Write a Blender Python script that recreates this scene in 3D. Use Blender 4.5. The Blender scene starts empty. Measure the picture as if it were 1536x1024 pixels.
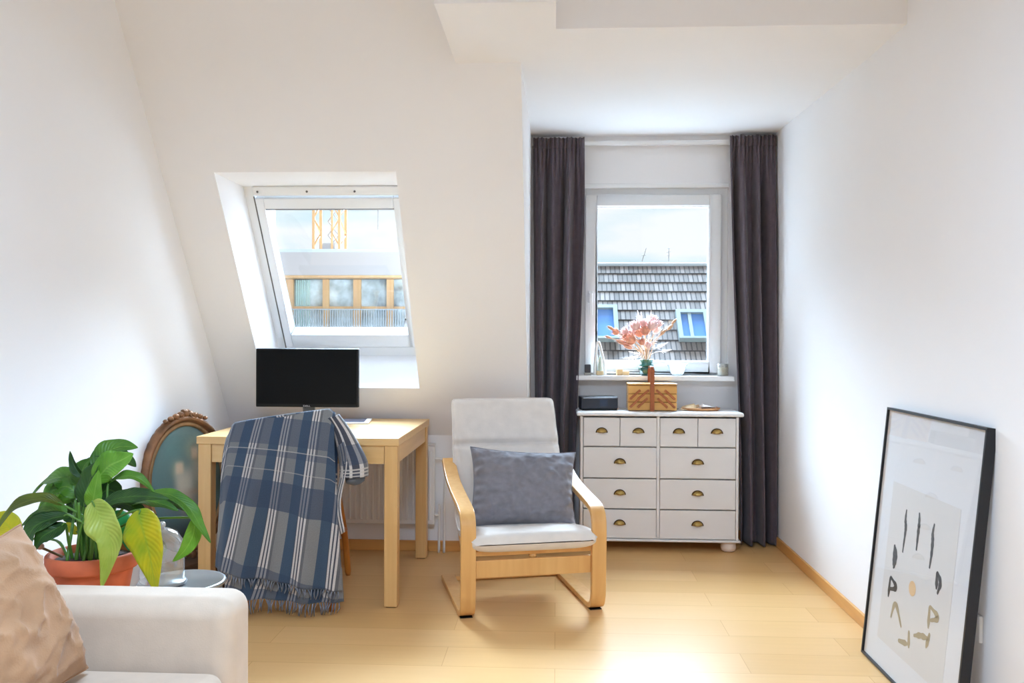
import bpy, bmesh, math, random
from mathutils import Vector, Matrix, Euler, noise
PI = math.pi
rnd = random.Random(7)
sc = bpy.context.scene
COL = sc.collection

# ------------------------------------------------------------------ camera
F_PX, CAM_H, YAW, PITCH, ROLL = 1276.0, 1.18, .0518, -.0038, .004
def cam_axes():
    cy, sy = math.cos(YAW), math.sin(YAW)
    Fw = Vector((-sy, cy, 0)); R = Vector((cy, sy, 0)); U = Vector((0, 0, 1))
    cp, sp = math.cos(PITCH), math.sin(PITCH)
    F2 = Fw*cp + U*sp; U2 = U*cp - Fw*sp
    cr, sr = math.cos(ROLL), math.sin(ROLL)
    return R*cr + U2*sr, U2*cr - R*sr, F2
CR, CU, CF = cam_axes()
cd = bpy.data.cameras.new('camera'); cam = bpy.data.objects.new('camera', cd); COL.objects.link(cam)
cd.sensor_width = 36; cd.lens = 36*F_PX/1536; cd.clip_start = .05; cd.clip_end = 500
mw = Matrix.Identity(4)
for i, v in enumerate((CR, CU, -CF)):
    for j in range(3): mw[j][i] = v[j]
mw[2][3] = CAM_H
cam.matrix_world = mw
sc.camera = cam
def at(px, py, Y):
    """the place at depth Y that the surveyed photo point stands for"""
    r = CF + CR*((px-768)/F_PX) + CU*((512-py)/F_PX)
    return Vector((0, 0, CAM_H)) + r*(Y/r.y)

# ------------------------------------------------------------------ materials
def lin(c):
    out = []
    for v in c:
        v /= 255.0
        out.append(v/12.92 if v <= .04045 else ((v+.055)/1.055)**2.4)
    return tuple(out) + (1.0,)
def newmat(name):
    m = bpy.data.materials.new(name); m.use_nodes = True
    nt = m.node_tree
    return m, nt, nt.nodes['Principled BSDF']
def mat(name, c, rough=.6, metal=0, var=0, scale=8, bump=0, bscale=60, spec=.5, sheen=0, coat=0):
    m, nt, b = newmat(name)
    b.inputs['Base Color'].default_value = lin(c); b.inputs['Roughness'].default_value = rough
    b.inputs['Metallic'].default_value = metal; b.inputs['Specular IOR Level'].default_value = spec
    b.inputs['Sheen Weight'].default_value = sheen; b.inputs['Coat Weight'].default_value = coat
    b.inputs['Coat Roughness'].default_value = .15
    tc = nt.nodes.new('ShaderNodeTexCoord')
    if var:
        n = nt.nodes.new('ShaderNodeTexNoise'); n.inputs['Scale'].default_value = scale; n.inputs['Detail'].default_value = 4
        nt.links.new(tc.outputs['Object'], n.inputs['Vector'])
        r = nt.nodes.new('ShaderNodeValToRGB')
        lo = tuple(max(0, v*(1-var)) for v in c); hi = tuple(min(255, v*(1+var)) for v in c)
        r.color_ramp.elements[0].position = .3; r.color_ramp.elements[1].position = .7
        r.color_ramp.elements[0].color = lin(lo); r.color_ramp.elements[1].color = lin(hi)
        nt.links.new(n.outputs['Fac'], r.inputs['Fac']); nt.links.new(r.outputs['Color'], b.inputs['Base Color'])
    if bump:
        n2 = nt.nodes.new('ShaderNodeTexNoise'); n2.inputs['Scale'].default_value = bscale; n2.inputs['Detail'].default_value = 3
        nt.links.new(tc.outputs['Object'], n2.inputs['Vector'])
        bp = nt.nodes.new('ShaderNodeBump'); bp.inputs['Strength'].default_value = bump; bp.inputs['Distance'].default_value = .004
        nt.links.new(n2.outputs['Fac'], bp.inputs['Height']); nt.links.new(bp.outputs['Normal'], b.inputs['Normal'])
    return m
def wood(name, c, c2, axis=0, rough=.4, scale=1.0, coat=.15):
    m, nt, b = newmat(name)
    tc = nt.nodes.new('ShaderNodeTexCoord'); mp = nt.nodes.new('ShaderNodeMapping')
    s = [34*scale]*3; s[axis] = 2.2*scale; mp.inputs['Scale'].default_value = s
    n = nt.nodes.new('ShaderNodeTexNoise'); n.inputs['Scale'].default_value = 1.0; n.inputs['Detail'].default_value = 5
    n.inputs['Distortion'].default_value = .6
    r = nt.nodes.new('ShaderNodeValToRGB'); r.color_ramp.elements[0].position = .32; r.color_ramp.elements[1].position = .68
    r.color_ramp.elements[0].color = lin(c2); r.color_ramp.elements[1].color = lin(c)
    nt.links.new(tc.outputs['Object'], mp.inputs['Vector']); nt.links.new(mp.outputs['Vector'], n.inputs['Vector'])
    nt.links.new(n.outputs['Fac'], r.inputs['Fac']); nt.links.new(r.outputs['Color'], b.inputs['Base Color'])
    b.inputs['Roughness'].default_value = rough; b.inputs['Coat Weight'].default_value = coat; b.inputs['Coat Roughness'].default_value = .25
    return m
def glass(name, c=(255, 255, 255), gloss=.06, rough=.02):
    """thin clear pane: lets light straight through and mirrors a little"""
    m = bpy.data.materials.new(name); m.use_nodes = True; nt = m.node_tree; nt.nodes.clear()
    o = nt.nodes.new('ShaderNodeOutputMaterial'); mx = nt.nodes.new('ShaderNodeMixShader')
    t = nt.nodes.new('ShaderNodeBsdfTransparent'); t.inputs['Color'].default_value = lin(c)
    g = nt.nodes.new('ShaderNodeBsdfGlossy'); g.inputs['Roughness'].default_value = rough
    mx.inputs['Fac'].default_value = gloss
    nt.links.new(t.outputs[0], mx.inputs[1]); nt.links.new(g.outputs[0], mx.inputs[2]); nt.links.new(mx.outputs[0], o.inputs[0])
    return m
def solid_glass(name, c, density=.35, gloss=.12):
    m = bpy.data.materials.new(name); m.use_nodes = True; nt = m.node_tree; nt.nodes.clear()
    o = nt.nodes.new('ShaderNodeOutputMaterial'); mx = nt.nodes.new('ShaderNodeMixShader'); mx2 = nt.nodes.new('ShaderNodeMixShader')
    t = nt.nodes.new('ShaderNodeBsdfTransparent'); t.inputs['Color'].default_value = lin(c)
    d = nt.nodes.new('ShaderNodeBsdfDiffuse'); d.inputs['Color'].default_value = lin(c)
    g = nt.nodes.new('ShaderNodeBsdfGlossy'); g.inputs['Roughness'].default_value = .05
    lw = nt.nodes.new('ShaderNodeLayerWeight'); lw.inputs['Blend'].default_value = .25
    ma = nt.nodes.new('ShaderNodeMath'); ma.operation = 'MULTIPLY_ADD'; ma.inputs[1].default_value = .6; ma.inputs[2].default_value = gloss
    nt.links.new(lw.outputs['Facing'], ma.inputs[0])
    mx.inputs['Fac'].default_value = density
    nt.links.new(t.outputs[0], mx.inputs[1]); nt.links.new(d.outputs[0], mx.inputs[2])
    nt.links.new(ma.outputs[0], mx2.inputs['Fac']); nt.links.new(mx.outputs[0], mx2.inputs[1]); nt.links.new(g.outputs[0], mx2.inputs[2])
    nt.links.new(mx2.outputs[0], o.inputs[0])
    return m
def vcol_mat(name, rough=.6, coat=0):
    m, nt, b = newmat(name)
    a = nt.nodes.new('ShaderNodeVertexColor'); a.layer_name = 'Col'
    nt.links.new(a.outputs['Color'], b.inputs['Base Color']); b.inputs['Roughness'].default_value = rough
    b.inputs['Coat Weight'].default_value = coat
    return m

PAINT = mat('wall_paint', (240, 238, 238), .85, var=.006, scale=1.5, bump=.05, bscale=90)
TRIMW = mat('white_lacquer', (238, 238, 238), .35)
FRAMEW = mat('window_white', (232, 233, 234), .3)
SILLW = mat('sill_white', (240, 240, 240), .3)
PANE = glass('window_pane', (250, 253, 255), .04)
BASEW = wood('baseboard_wood', (226, 168, 96), (206, 146, 78), 1, .4, .6)
BIRCH_X = wood('birch_along_x', (228, 188, 130), (217, 173, 113), 0, .32)
BIRCH_Y = wood('birch_along_y', (228, 188, 130), (217, 173, 113), 1, .32)
BIRCH_Z = wood('birch_along_z', (222, 180, 120), (211, 165, 104), 2, .38)
BENT = wood('bent_birch', (224, 174, 108), (213, 158, 92), 2, .35, .8)
AMBER = wood('amber_wood', (196, 124, 48), (170, 100, 34), 2, .4)
CANVAS = mat('white_canvas', (222, 214, 206), .9, var=.02, scale=20, bump=.12, bscale=220, sheen=.2)
GREYCLOTH = mat('grey_linen', (126, 124, 131), .95, var=.05, scale=30, bump=.25, bscale=300, sheen=.2)
CURTAIN = mat('charcoal_linen', (92, 81, 89), .95, var=.06, scale=25, bump=.2, bscale=260, sheen=.15)
DRESS = mat('dresser_lacquer', (228, 224, 221), .45)
BRASS = mat('old_brass', (176, 146, 84), .35, .9)
DARKBRASS = mat('dark_brass', (74, 54, 30), .4, .8)
BLACKP = mat('black_plastic', (16, 16, 18), .5, spec=.25)
SCREEN = mat('black_screen', (10, 10, 11), .35, spec=.12)
NAVYP = mat('navy_black_plastic', (32, 36, 46), .35)
SILVER = mat('brushed_zinc', (150, 152, 152), .3, .8, var=.06, scale=6)
TERRA = mat('terracotta', (196, 98, 62), .8, var=.1, scale=9, bump=.1, bscale=40)
SOIL = mat('dark_soil', (58, 40, 30), .95, var=.3, scale=60, bump=.8, bscale=90)
SOFA = mat('sofa_cloth', (200, 180, 160), .92, var=.02, scale=20, bump=.1, bscale=300, sheen=.15)
TAN = mat('tan_cloth', (166, 126, 92), .95, var=.06, scale=10, bump=.2, bscale=250, sheen=.1)
BLACKF = mat('black_frame', (26, 26, 30), .4)
PAPERW = mat('white_mat_board', (232, 231, 232), .7)
PAPER2 = mat('print_paper', (225, 221, 217), .75)
INK = mat('charcoal_ink', (78, 78, 78), .8)
INK2 = mat('olive_ink', (176, 160, 130), .8)
PEACH = mat('peach_ink', (232, 196, 150), .8)
GILT = mat('aged_gilt', (122, 86, 58), .45, .35, var=.25, scale=14, bump=.4, bscale=70)
GILTL = mat('pale_gilt', (160, 126, 88), .4, .4, var=.15, scale=20)
RADW = mat('radiator_enamel', (226, 224, 222), .4)
RED = wood('reddish_beech', (172, 92, 42), (150, 76, 32), 2, .35)
HONEY = wood('honey_pine', (222, 168, 92), (206, 146, 70), 0, .35)

def floor_mat():
    m, nt, b = newmat('beech_parquet')
    tc = nt.nodes.new('ShaderNodeTexCoord'); mp = nt.nodes.new('ShaderNodeMapping')
    br = nt.nodes.new('ShaderNodeTexBrick')
    br.inputs['Scale'].default_value = 1; br.inputs['Brick Width'].default_value = 1.1; br.inputs['Row Height'].default_value = .19
    br.inputs['Mortar Size'].default_value = .0012; br.inputs['Bias'].default_value = 0; br.offset = .37
    br.inputs['Color1'].default_value = lin((222, 179, 122)); br.inputs['Color2'].default_value = lin((213, 168, 109))
    br.inputs['Mortar'].default_value = lin((196, 146, 88))
    mp.inputs['Rotation'].default_value = (0, 0, 0)
    nt.links.new(tc.outputs['Object'], mp.inputs['Vector']); nt.links.new(mp.outputs['Vector'], br.inputs['Vector'])
    mp2 = nt.nodes.new('ShaderNodeMapping'); mp2.inputs['Scale'].default_value = (3, 40, 1)
    n = nt.nodes.new('ShaderNodeTexNoise'); n.inputs['Scale'].default_value = 1; n.inputs['Detail'].default_value = 6
    nt.links.new(tc.outputs['Object'], mp2.inputs['Vector']); nt.links.new(mp2.outputs['Vector'], n.inputs['Vector'])
    r = nt.nodes.new('ShaderNodeValToRGB'); r.color_ramp.elements[0].color = (.93, .91, .89, 1); r.color_ramp.elements[1].color = (1.04, 1.03, 1.02, 1)
    nt.links.new(n.outputs['Fac'], r.inputs['Fac'])
    mx = nt.nodes.new('ShaderNodeMix'); mx.data_type = 'RGBA'; mx.blend_type = 'MULTIPLY'; mx.inputs['Factor'].default_value = 1
    nt.links.new(br.outputs['Color'], mx.inputs['A']); nt.links.new(r.outputs['Color'], mx.inputs['B'])
    nt.links.new(mx.outputs['Result'], b.inputs['Base Color'])
    b.inputs['Roughness'].default_value = .36; b.inputs['Specular IOR Level'].default_value = .22
    return m
FLOOR = floor_mat()

# ------------------------------------------------------------------ mesh builder
class MB:
    def __init__(s): s.v = []; s.f = []; s.sm = []; s.col = []; s.uv = {}
    def add(s, vs, fs, smooth=False):
        b = len(s.v); s.v += [Vector(p) for p in vs]
        for f in fs: s.f.append(tuple(i+b for i in f)); s.sm.append(smooth)
        return b
    def box(s, x0, x1, y0, y1, z0, z1):
        vs = [(x, y, z) for z in (z0, z1) for y in (y0, y1) for x in (x0, x1)]
        s.add(vs, [(0, 2, 3, 1), (4, 5, 7, 6), (0, 1, 5, 4), (1, 3, 7, 5), (3, 2, 6, 7), (2, 0, 4, 6)]); return s
    def obox(s, c, ax, ay, az):
        """box centred at c with half-axes ax, ay, az"""
        c, ax, ay, az = map(Vector, (c, ax, ay, az))
        vs = [c + ax*i + ay*j + az*k for k in (-1, 1) for j in (-1, 1) for i in (-1, 1)]
        s.add(vs, [(0, 2, 3, 1), (4, 5, 7, 6), (0, 1, 5, 4), (1, 3, 7, 5), (3, 2, 6, 7), (2, 0, 4, 6)]); return s
    def prism(s, poly, d):
        """planar polygon (list of 3D points) extruded by d"""
        d = Vector(d); n = len(poly); vs = [Vector(p) for p in poly] + [Vector(p)+d for p in poly]
        fs = [tuple(range(n))[::-1], tuple(range(n, 2*n))] + [(i, (i+1) % n, n+(i+1) % n, n+i) for i in range(n)]
        s.add(vs, fs); return s
    def tube(s, pts, r, seg=8, caps=True, flat=None):
        """round tube along pts; r a number or a list"""
        pts = [Vector(p) for p in pts]; n = len(pts); rs = r if isinstance(r, (list, tuple)) else [r]*n
        vs = []; prev = None
        for i, p in enumerate(pts):
            t = (pts[min(i+1, n-1)] - pts[max(i-1, 0)])
            if t.length < 1e-9: t = Vector((0, 0, 1))
            t.normalize()
            if prev is None:
                a = Vector((0, 0, 1)) if abs(t.z) < .9 else Vector((1, 0, 0))
                u = t.cross(a).normalized()
            else:
                u = (prev - t*prev.dot(t)); u = u.normalized() if u.length > 1e-6 else t.orthogonal().normalized()
            prev = u; w = t.cross(u)
            for k in range(seg):
                a = 2*PI*k/seg; vs.append(p + (u*math.cos(a) + w*math.sin(a))*rs[i])
        fs = [(i*seg+k, i*seg+(k+1) % seg, (i+1)*seg+(k+1) % seg, (i+1)*seg+k) for i in range(n-1) for k in range(seg)]
        if caps: fs += [tuple(range(seg))[::-1], tuple((n-1)*seg+k for k in range(seg))]
        s.add(vs, fs, True); return s
    def strip(s, pts, w, t, wdir):
        """flat bent lath: path pts, width w along wdir, thickness t"""
        pts = [Vector(p) for p in pts]; wd = Vector(wdir).normalized(); n = len(pts); vs = []
        for i, p in enumerate(pts):
            tg = (pts[min(i+1, n-1)] - pts[max(i-1, 0)]).normalized(); nn = tg.cross(wd).normalized()
            for a, b in ((-1, -1), (1, -1), (1, 1), (-1, 1)): vs.append(p + wd*(a*w/2) + nn*(b*t/2))
        fs = [(i*4+k, i*4+(k+1) % 4, i*4+4+(k+1) % 4, i*4+4+k) for i in range(n-1) for k in range(4)]
        fs += [(3, 2, 1, 0), tuple((n-1)*4+k for k in range(4))]
        s.add(vs, fs); return s
    def lathe(s, prof, c=(0, 0, 0), seg=28, sx=1, sy=1, close=True):
        c = Vector(c); n = len(prof)
        vs = [c + Vector((r*math.cos(2*PI*k/seg)*sx, r*math.sin(2*PI*k/seg)*sy, z)) for r, z in prof for k in range(seg)]
        fs = [(i*seg+k, i*seg+(k+1) % seg, (i+1)*seg+(k+1) % seg, (i+1)*seg+k) for i in range(n-1) for k in range(seg)]
        if close:
            if prof[0][0] > 1e-6: fs.append(tuple(range(seg))[::-1])
            if prof[-1][0] > 1e-6: fs.append(tuple((n-1)*seg+k for k in range(seg)))
        s.add(vs, fs, True); return s
    def ball(s, c, rx, ry=None, rz=None, seg=14, rings=9, rot=None):
        ry = ry or rx; rz = rz or rx; c = Vector(c); vs = []
        for i in range(rings+1):
            a = PI*i/rings
            for k in range(seg):
                b = 2*PI*k/seg; p = Vector((rx*math.sin(a)*math.cos(b), ry*math.sin(a)*math.sin(b), rz*math.cos(a)))
                if rot: p = rot @ p
                vs.append(c+p)
        fs = [(i*seg+k, i*seg+(k+1) % seg, (i+1)*seg+(k+1) % seg, (i+1)*seg+k) for i in range(rings) for k in range(seg)]
        s.add(vs, fs, True); return s
    def grid(s, fn, nu, nv, closed_u=False, uvfn=None, colfn=None):
        vs = []; b = len(s.v); mu = nu if closed_u else nu+1
        for j in range(nv+1):
            for i in range(mu):
                u, v = i/nu, j/nv; vs.append(fn(u, v))
                if uvfn: s.uv[b+len(vs)-1] = uvfn(u, v)
                if colfn: s.col.append(colfn(u, v))
        fs = [(j*mu+i, j*mu+(i+1) % mu, (j+1)*mu+(i+1) % mu, (j+1)*mu+i) for j in range(nv) for i in range(nu)]
        s.add(vs, fs, True); return s
    def build(s, name, m, parent=None, bevel=0, seg=2, solid=0, sub=0, off=-1, smooth=None):
        me = bpy.data.meshes.new(name); me.from_pydata([tuple(p) for p in s.v], [], s.f)
        bm = bmesh.new(); bm.from_mesh(me); bmesh.ops.remove_doubles(bm, verts=bm.verts, dist=1e-7) if not (s.uv or s.col) else None
        bmesh.ops.recalc_face_normals(bm, faces=bm.faces); bm.to_mesh(me); bm.free()
        if len(me.polygons) == len(s.sm):
            for p, q in zip(me.polygons, s.sm): p.use_smooth = q if smooth is None else smooth
        elif smooth or any(s.sm):
            for p in me.polygons: p.use_smooth = True
        if s.uv:
            l = me.uv_layers.new(name='UVMap')
            for lp in me.loops: l.data[lp.index].uv = s.uv.get(lp.vertex_index, (0, 0))
        if s.col:
            ca = me.color_attributes.new('Col', 'FLOAT_COLOR', 'POINT')
            for i, c in enumerate(s.col): ca.data[i].color = c
        o = bpy.data.objects.new(name, me); COL.objects.link(o)
        if m: me.materials.append(m)
        if parent: o.parent = parent
        if solid:
            md = o.modifiers.new('solid', 'SOLIDIFY'); md.thickness = solid; md.offset = off
        if bevel:
            md = o.modifiers.new('bevel', 'BEVEL'); md.width = bevel; md.segments = seg; md.limit_method = 'ANGLE'; md.angle_limit = math.radians(40)
            if seg > 2:
                for p in me.polygons: p.use_smooth = True
                wn = o.modifiers.new('wn', 'WEIGHTED_NORMAL'); wn.keep_sharp = False
        if sub:
            md = o.modifiers.new('sub', 'SUBSURF'); md.levels = sub; md.render_levels = sub
        return o
def B(*a): return MB().box(*a)
def tag(o, label=None, cat=None, group=None, kind=None):
    if label: o['label'] = label
    if cat: o['category'] = cat
    if group: o['group'] = group
    if kind: o['kind'] = kind
    return o
def thing(name, label, cat, loc=(0, 0, 0), rz=0, group=None, kind=None):
    o = bpy.data.objects.new(name, None); COL.objects.link(o); o.empty_display_size = .1
    o.location = loc; o.rotation_euler = (0, 0, rz)
    return tag(o, label, cat, group, kind)
def struct(name, mb, m, label=None, parent=None, **k):
    o = mb.build(name, m, parent, **k)
    if not parent:
        o['kind'] = 'structure'
        if label: o['label'] = label; o['category'] = name.split('_')[0]
    return o
def sstruct(name, label, cat, loc=(0, 0, 0)):
    return thing(name, label, cat, loc, 0, None, 'structure')
def bez(pts, n=10):
    """smooth curve through pts"""
    P = [Vector(p) for p in pts]; out = []
    for i in range(len(P)-1):
        p0 = P[max(i-1, 0)]; p1 = P[i]; p2 = P[i+1]; p3 = P[min(i+2, len(P)-1)]
        for k in range(n):
            t = k/n
            out.append(.5*((2*p1) + (p2-p0)*t + (2*p0-5*p1+4*p2-p3)*t*t + (3*p1-p0-3*p2+p3)*t**3))
    return out + [P[-1]]
def lerp(a, b, t): return a + (b-a)*t
def sstep(a, b, x):
    t = min(1, max(0, (x-a)/(b-a))); return t*t*(3-2*t)

# ------------------------------------------------------------------ the room
XL, XR, YB, YKNEE = -1.81, 1.27, 5.07, 4.69
XCH = -.151; XCK = -.271; YS, ZC, KS = 3.5485, 2.329, .6761
NS = math.hypot(1, KS)
DV = Vector((0, KS, -1))/NS; NV = Vector((0, 1, KS))/NS
def sl(x, s, o=0): return Vector((x, YS, ZC)) + DV*s + NV*o
ZTOP = 3.05; YREAR = -2.6
s_top = -(ZTOP-ZC)/(-DV.z) ; s_knee = (YKNEE-YS)/DV.y; z_knee = ZC + DV.z*s_knee
s_top = -(ZTOP-ZC)/abs(DV.z)
struct('floor', B(XL-.2, XR+.2, YREAR-.2, 5.4, -.12, 0), FLOOR, 'honey beech parquet floor')
struct('wall_left', B(XL-.2, XL, YREAR-.2, 5.4, 0, ZTOP+.1), PAINT, 'plain white wall on the left side')
struct('wall_right', B(XR, XR+.2, YREAR-.2, 5.4, 0, ZTOP+.1), PAINT, 'plain white wall on the right side')
# rear wall (behind the viewer) with the opening of a balcony door
m = MB(); m.box(XL, -1.3, YREAR-.2, YREAR, 0, ZTOP); m.box(.8, XR, YREAR-.2, YREAR, 0, ZTOP); m.box(-1.3, .8, YREAR-.2, YREAR, 2.2, ZTOP)
struct('wall_rear', m, mat('rear_wall_paint', (176, 172, 168), .85), 'rear wall with a balcony door opening')
# knee wall under the slope
struct('wall_knee', B(XL, XCK, YKNEE, YKNEE+.12, 0, z_knee+.03), PAINT, 'low white wall under the roof slope')
# sloped wall with the skylight opening and its plastered reveal
OX0, OX1, OS0, OS1 = -1.565, -.727, .479, 1.712
TH = .30
m = MB()
def slab(x0, x1, s0, s1):
    m.prism([sl(x0, s0), sl(x1, s0), sl(x1, s1), sl(x0, s1)], NV*TH)
slab(XL, OX0, s_top-.1, s_knee); slab(OX1, XCK, 0, s_knee); slab(OX0, OX1, OS1, s_knee)
# above the opening the reveal runs level, so this piece is wedge-cut
IS0 = OS0 + TH*NV.z/abs(DV.z)
m.prism([sl(OX0, 0), sl(OX0, OS0), sl(OX0, IS0, TH), sl(OX0, 0, TH)], (OX1-OX0, 0, 0))
m.prism([sl(OX0, s_top-.1), sl(OX0, 0), sl(OX0, 0, TH), sl(OX0, s_top-.1, TH)], (-.424-OX0, 0, 0))
struct('wall_sloped', m, PAINT, 'white sloped roof wall around the skylight')
# dormer: cheek, window wall, ceiling
ZB = 2.377
m = MB(); m.prism([sl(XCH, -.02), sl(XCH, s_knee), (XCH, YKNEE, 0), (XCH, 5.4, 0), (XCH, 5.4, 2.6), (XCH, 3.56, 2.6)], (XCK-XCH, 0, 0))
struct('wall_cheek', m, PAINT, 'narrow white side wall of the dormer')
WX0, WX1, WZ0, WZ1 = .128, 1.012, .945, 2.075
m = MB(); m.box(XCH, WX0, YB, YB+.25, 0, 2.6); m.box(WX1, XR, YB, YB+.25, 0, 2.6); m.box(WX0, WX1, YB, YB+.25, 0, WZ0); m.box(WX0, WX1, YB, YB+.25, WZ1, 2.6)
struct('wall_dormer', m, PAINT, 'white end wall around the dormer window')
m = MB()
YBX, YF, XB0, XB1 = 2.912, 3.167, -.424, -.005
m.prism([(XB1, YF, ZC), (XB1, 3.55, ZC), (XB1, 3.55, ZC+.1), (XB1, YF+.12, ZC+.1), (XB1, YF+.12, ZTOP), (XB1, YF, ZTOP)], (XR-XB1, 0, 0))
m.prism([(XCH, 3.55, ZC), (XR, 3.55, ZC), (XR, 5.4, ZB+.012), (XCH, 5.4, ZB+.012)], (0, 0, .1))
struct('ceiling_dormer', m, PAINT, 'lower dormer ceiling with its front face')
m = MB(); m.box(XB0, XB1, YBX, 3.55, ZC, ZTOP)
struct('trim_1', m, PAINT, 'boxed-in white beam casing at the top of the slope')
struct('ceiling', B(XL-.2, XR+.2, YREAR-.2, 3.6, ZTOP, ZTOP+.15), PAINT, 'high white ceiling')
# baseboards
struct('baseboard_right', B(XR-.014, XR, YREAR, YB-.001, 0, .055), BASEW, 'honey wood baseboard on the right wall', bevel=.003)
struct('baseboard_left', B(XL, XL+.014, YREAR, YKNEE-.001, 0, .055), BASEW, 'honey wood baseboard on the left wall', bevel=.003)
BASEX = wood('baseboard_wood_x', (226, 168, 96), (206, 146, 78), 0, .4, .6)
struct('baseboard_knee', B(XL+.015, XCH, YKNEE-.015, YKNEE, 0, .058), BASEX, 'honey wood baseboard under the slope', bevel=.003)
struct('baseboard_dormer', B(XCH, XR-.015, YB-.015, YB, 0, .055), BASEX, 'honey wood baseboard below the dormer window', bevel=.003)

# ------------------------------------------------------------------ dormer window
w = sstruct('window_1', 'tilt-and-turn dormer window with white frame between the curtains', 'window', (.57, YB+.04, WZ0))
ox, oy, oz = .57, YB+.04, WZ0
def frame_ring(x0, x1, z0, z1, t, y0, y1, tb=None):
    tb = tb or t; m = MB()
    m.box(x0, x0+t, y0, y1, z0, z1); m.box(x1-t, x1, y0, y1, z0, z1)
    m.box(x0+t, x1-t, y0, y1, z1-t, z1); m.box(x0+t, x1-t, y0, y1, z0, z0+tb); return m
hw = (WX1-WX0)/2; hh = WZ1-WZ0
frame_ring(-hw, hw, .0, hh, .055, -.015, .05).build('window_frame', FRAMEW, w, bevel=.004)
frame_ring(-hw+.042, hw-.042, .035, hh-.042, .068, -.045, .03).build('sash', FRAMEW, w, bevel=.006, seg=3)
frame_ring(-hw+.105, hw-.105, .095, hh-.105, .012, -.03, .0).build('glazing_bead', TRIMW, w, bevel=.002)
B(-hw+.11, hw-.11, -.006, -.002, .1, hh-.11).build('pane', PANE, w)
B(-hw, hw, -.055, .02, hh-.004, hh+.022).build('head_trim', TRIMW, w, bevel=.004)
hd = B(-.014, .014, -.012, 0, -.035, .035).build('handle_plate', TRIMW, w, bevel=.003); hd.location = (.204-ox, -.045, 1.428-oz)
mm = MB(); mm.box(-.01, .01, -.045, -.012, .0, .02); mm.box(-.009, .009, -.05, -.034, -.11, .02); hh_ = mm.build('handle', TRIMW, w, bevel=.004); hh_.location = (.204-ox, -.045, 1.428-oz)
struct('trim_2', B(.118, 1.03, 4.955, YB+.02, .937, .966), SILLW, 'white window sill board above the chest of drawers', bevel=.006, seg=3)

# ------------------------------------------------------------------ skylight
FO = TH - .005
w2 = sstruct('window_2', 'white roof window in the sloped wall above the desk', 'window', tuple(sl(-1.145, 1.2, TH)))
base = sl(-1.145, 1.2, TH)
def sbox(m, x0, x1, s0, s1, o0, o1):
    c = sl((x0+x1)/2, (s0+s1)/2, (o0+o1)/2) - base
    m.obox(c, ((x1-x0)/2, 0, 0), DV*((s1-s0)/2), NV*((o1-o0)/2)); return m
m = MB(); sbox(m, -1.60, -1.522, .62, 1.80, TH, TH+.09); sbox(m, -.768, -.69, .62, 1.80, TH, TH+.09)
sbox(m, -1.522, -.768, .62, .735, TH, TH+.09); sbox(m, -1.522, -.768, 1.652, 1.80, TH, TH+.09)
m.build('window_frame', FRAMEW, w2, bevel=.004)
m = MB(); sbox(m, -1.515, -1.474, .742, 1.645, TH-.012, TH+.07); sbox(m, -.816, -.775, .742, 1.645, TH-.012, TH+.07)
sbox(m, -1.474, -.816, .742, .80, TH-.012, TH+.07); sbox(m, -1.474, -.816, 1.565, 1.645, TH-.012, TH+.07)
m.build('sash', FRAMEW, w2, bevel=.005, seg=3)
m = MB(); sbox(m, -1.474, -.816, .80, .812, TH+.0, TH+.04); m.build('blind_rail', mat('grey_rail', (150, 152, 158), .4), w2)
m = MB(); sbox(m, -1.474, -.816, .80, 1.565, TH+.045, TH+.049); m.build('pane', PANE, w2)
m = MB(); sbox(m, -1.515, -.775, .676, .722, TH-.022, TH-.001); m.build('vent_bar', TRIMW, w2, bevel=.006, seg=3)
for x in (-1.49, -1.24, -1.0):
    m = MB(); m.ball(sl(x, .70, TH-.024)-base, .006, seg=8, rings=6); m.build('screw', mat('screw_grey', (120, 120, 122), .4, .6) if x < -1.4 else bpy.data.materials['screw_grey'], w2)
m = MB(); sbox(m, -1.524, -1.5185, .735, 1.66, TH-.003, TH+.001); m.build('seal', mat('dark_seal', (110, 104, 98), .7), w2)

# ------------------------------------------------------------------ light and sky
wd = bpy.data.worlds.new('sky'); sc.world = wd; wd.use_nodes = True; nt = wd.node_tree
bg = nt.nodes['Background']
tc = nt.nodes.new('ShaderNodeTexCoord'); mp = nt.nodes.new('ShaderNodeMapping'); mp.inputs['Scale'].default_value = (2.2, 2.2, 7.5); mp.inputs['Location'].default_value = (.35, .2, .12)
ns = nt.nodes.new('ShaderNodeTexNoise'); ns.inputs['Scale'].default_value = 2.1; ns.inputs['Detail'].default_value = 5; ns.inputs['Roughness'].default_value = .5
rp = nt.nodes.new('ShaderNodeValToRGB'); e = rp.color_ramp.elements
e[0].position = .33; e[0].color = lin((214, 240, 248)); e[1].position = .53; e[1].color = lin((255, 255, 255))
nt.links.new(tc.outputs['Generated'], mp.inputs['Vector']); nt.links.new(mp.outputs['Vector'], ns.inputs['Vector'])
nt.links.new(ns.outputs['Fac'], rp.inputs['Fac']); nt.links.new(rp.outputs['Color'], bg.inputs['Color'])
SKY = .85
bg.inputs['Strength'].default_value = SKY

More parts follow.
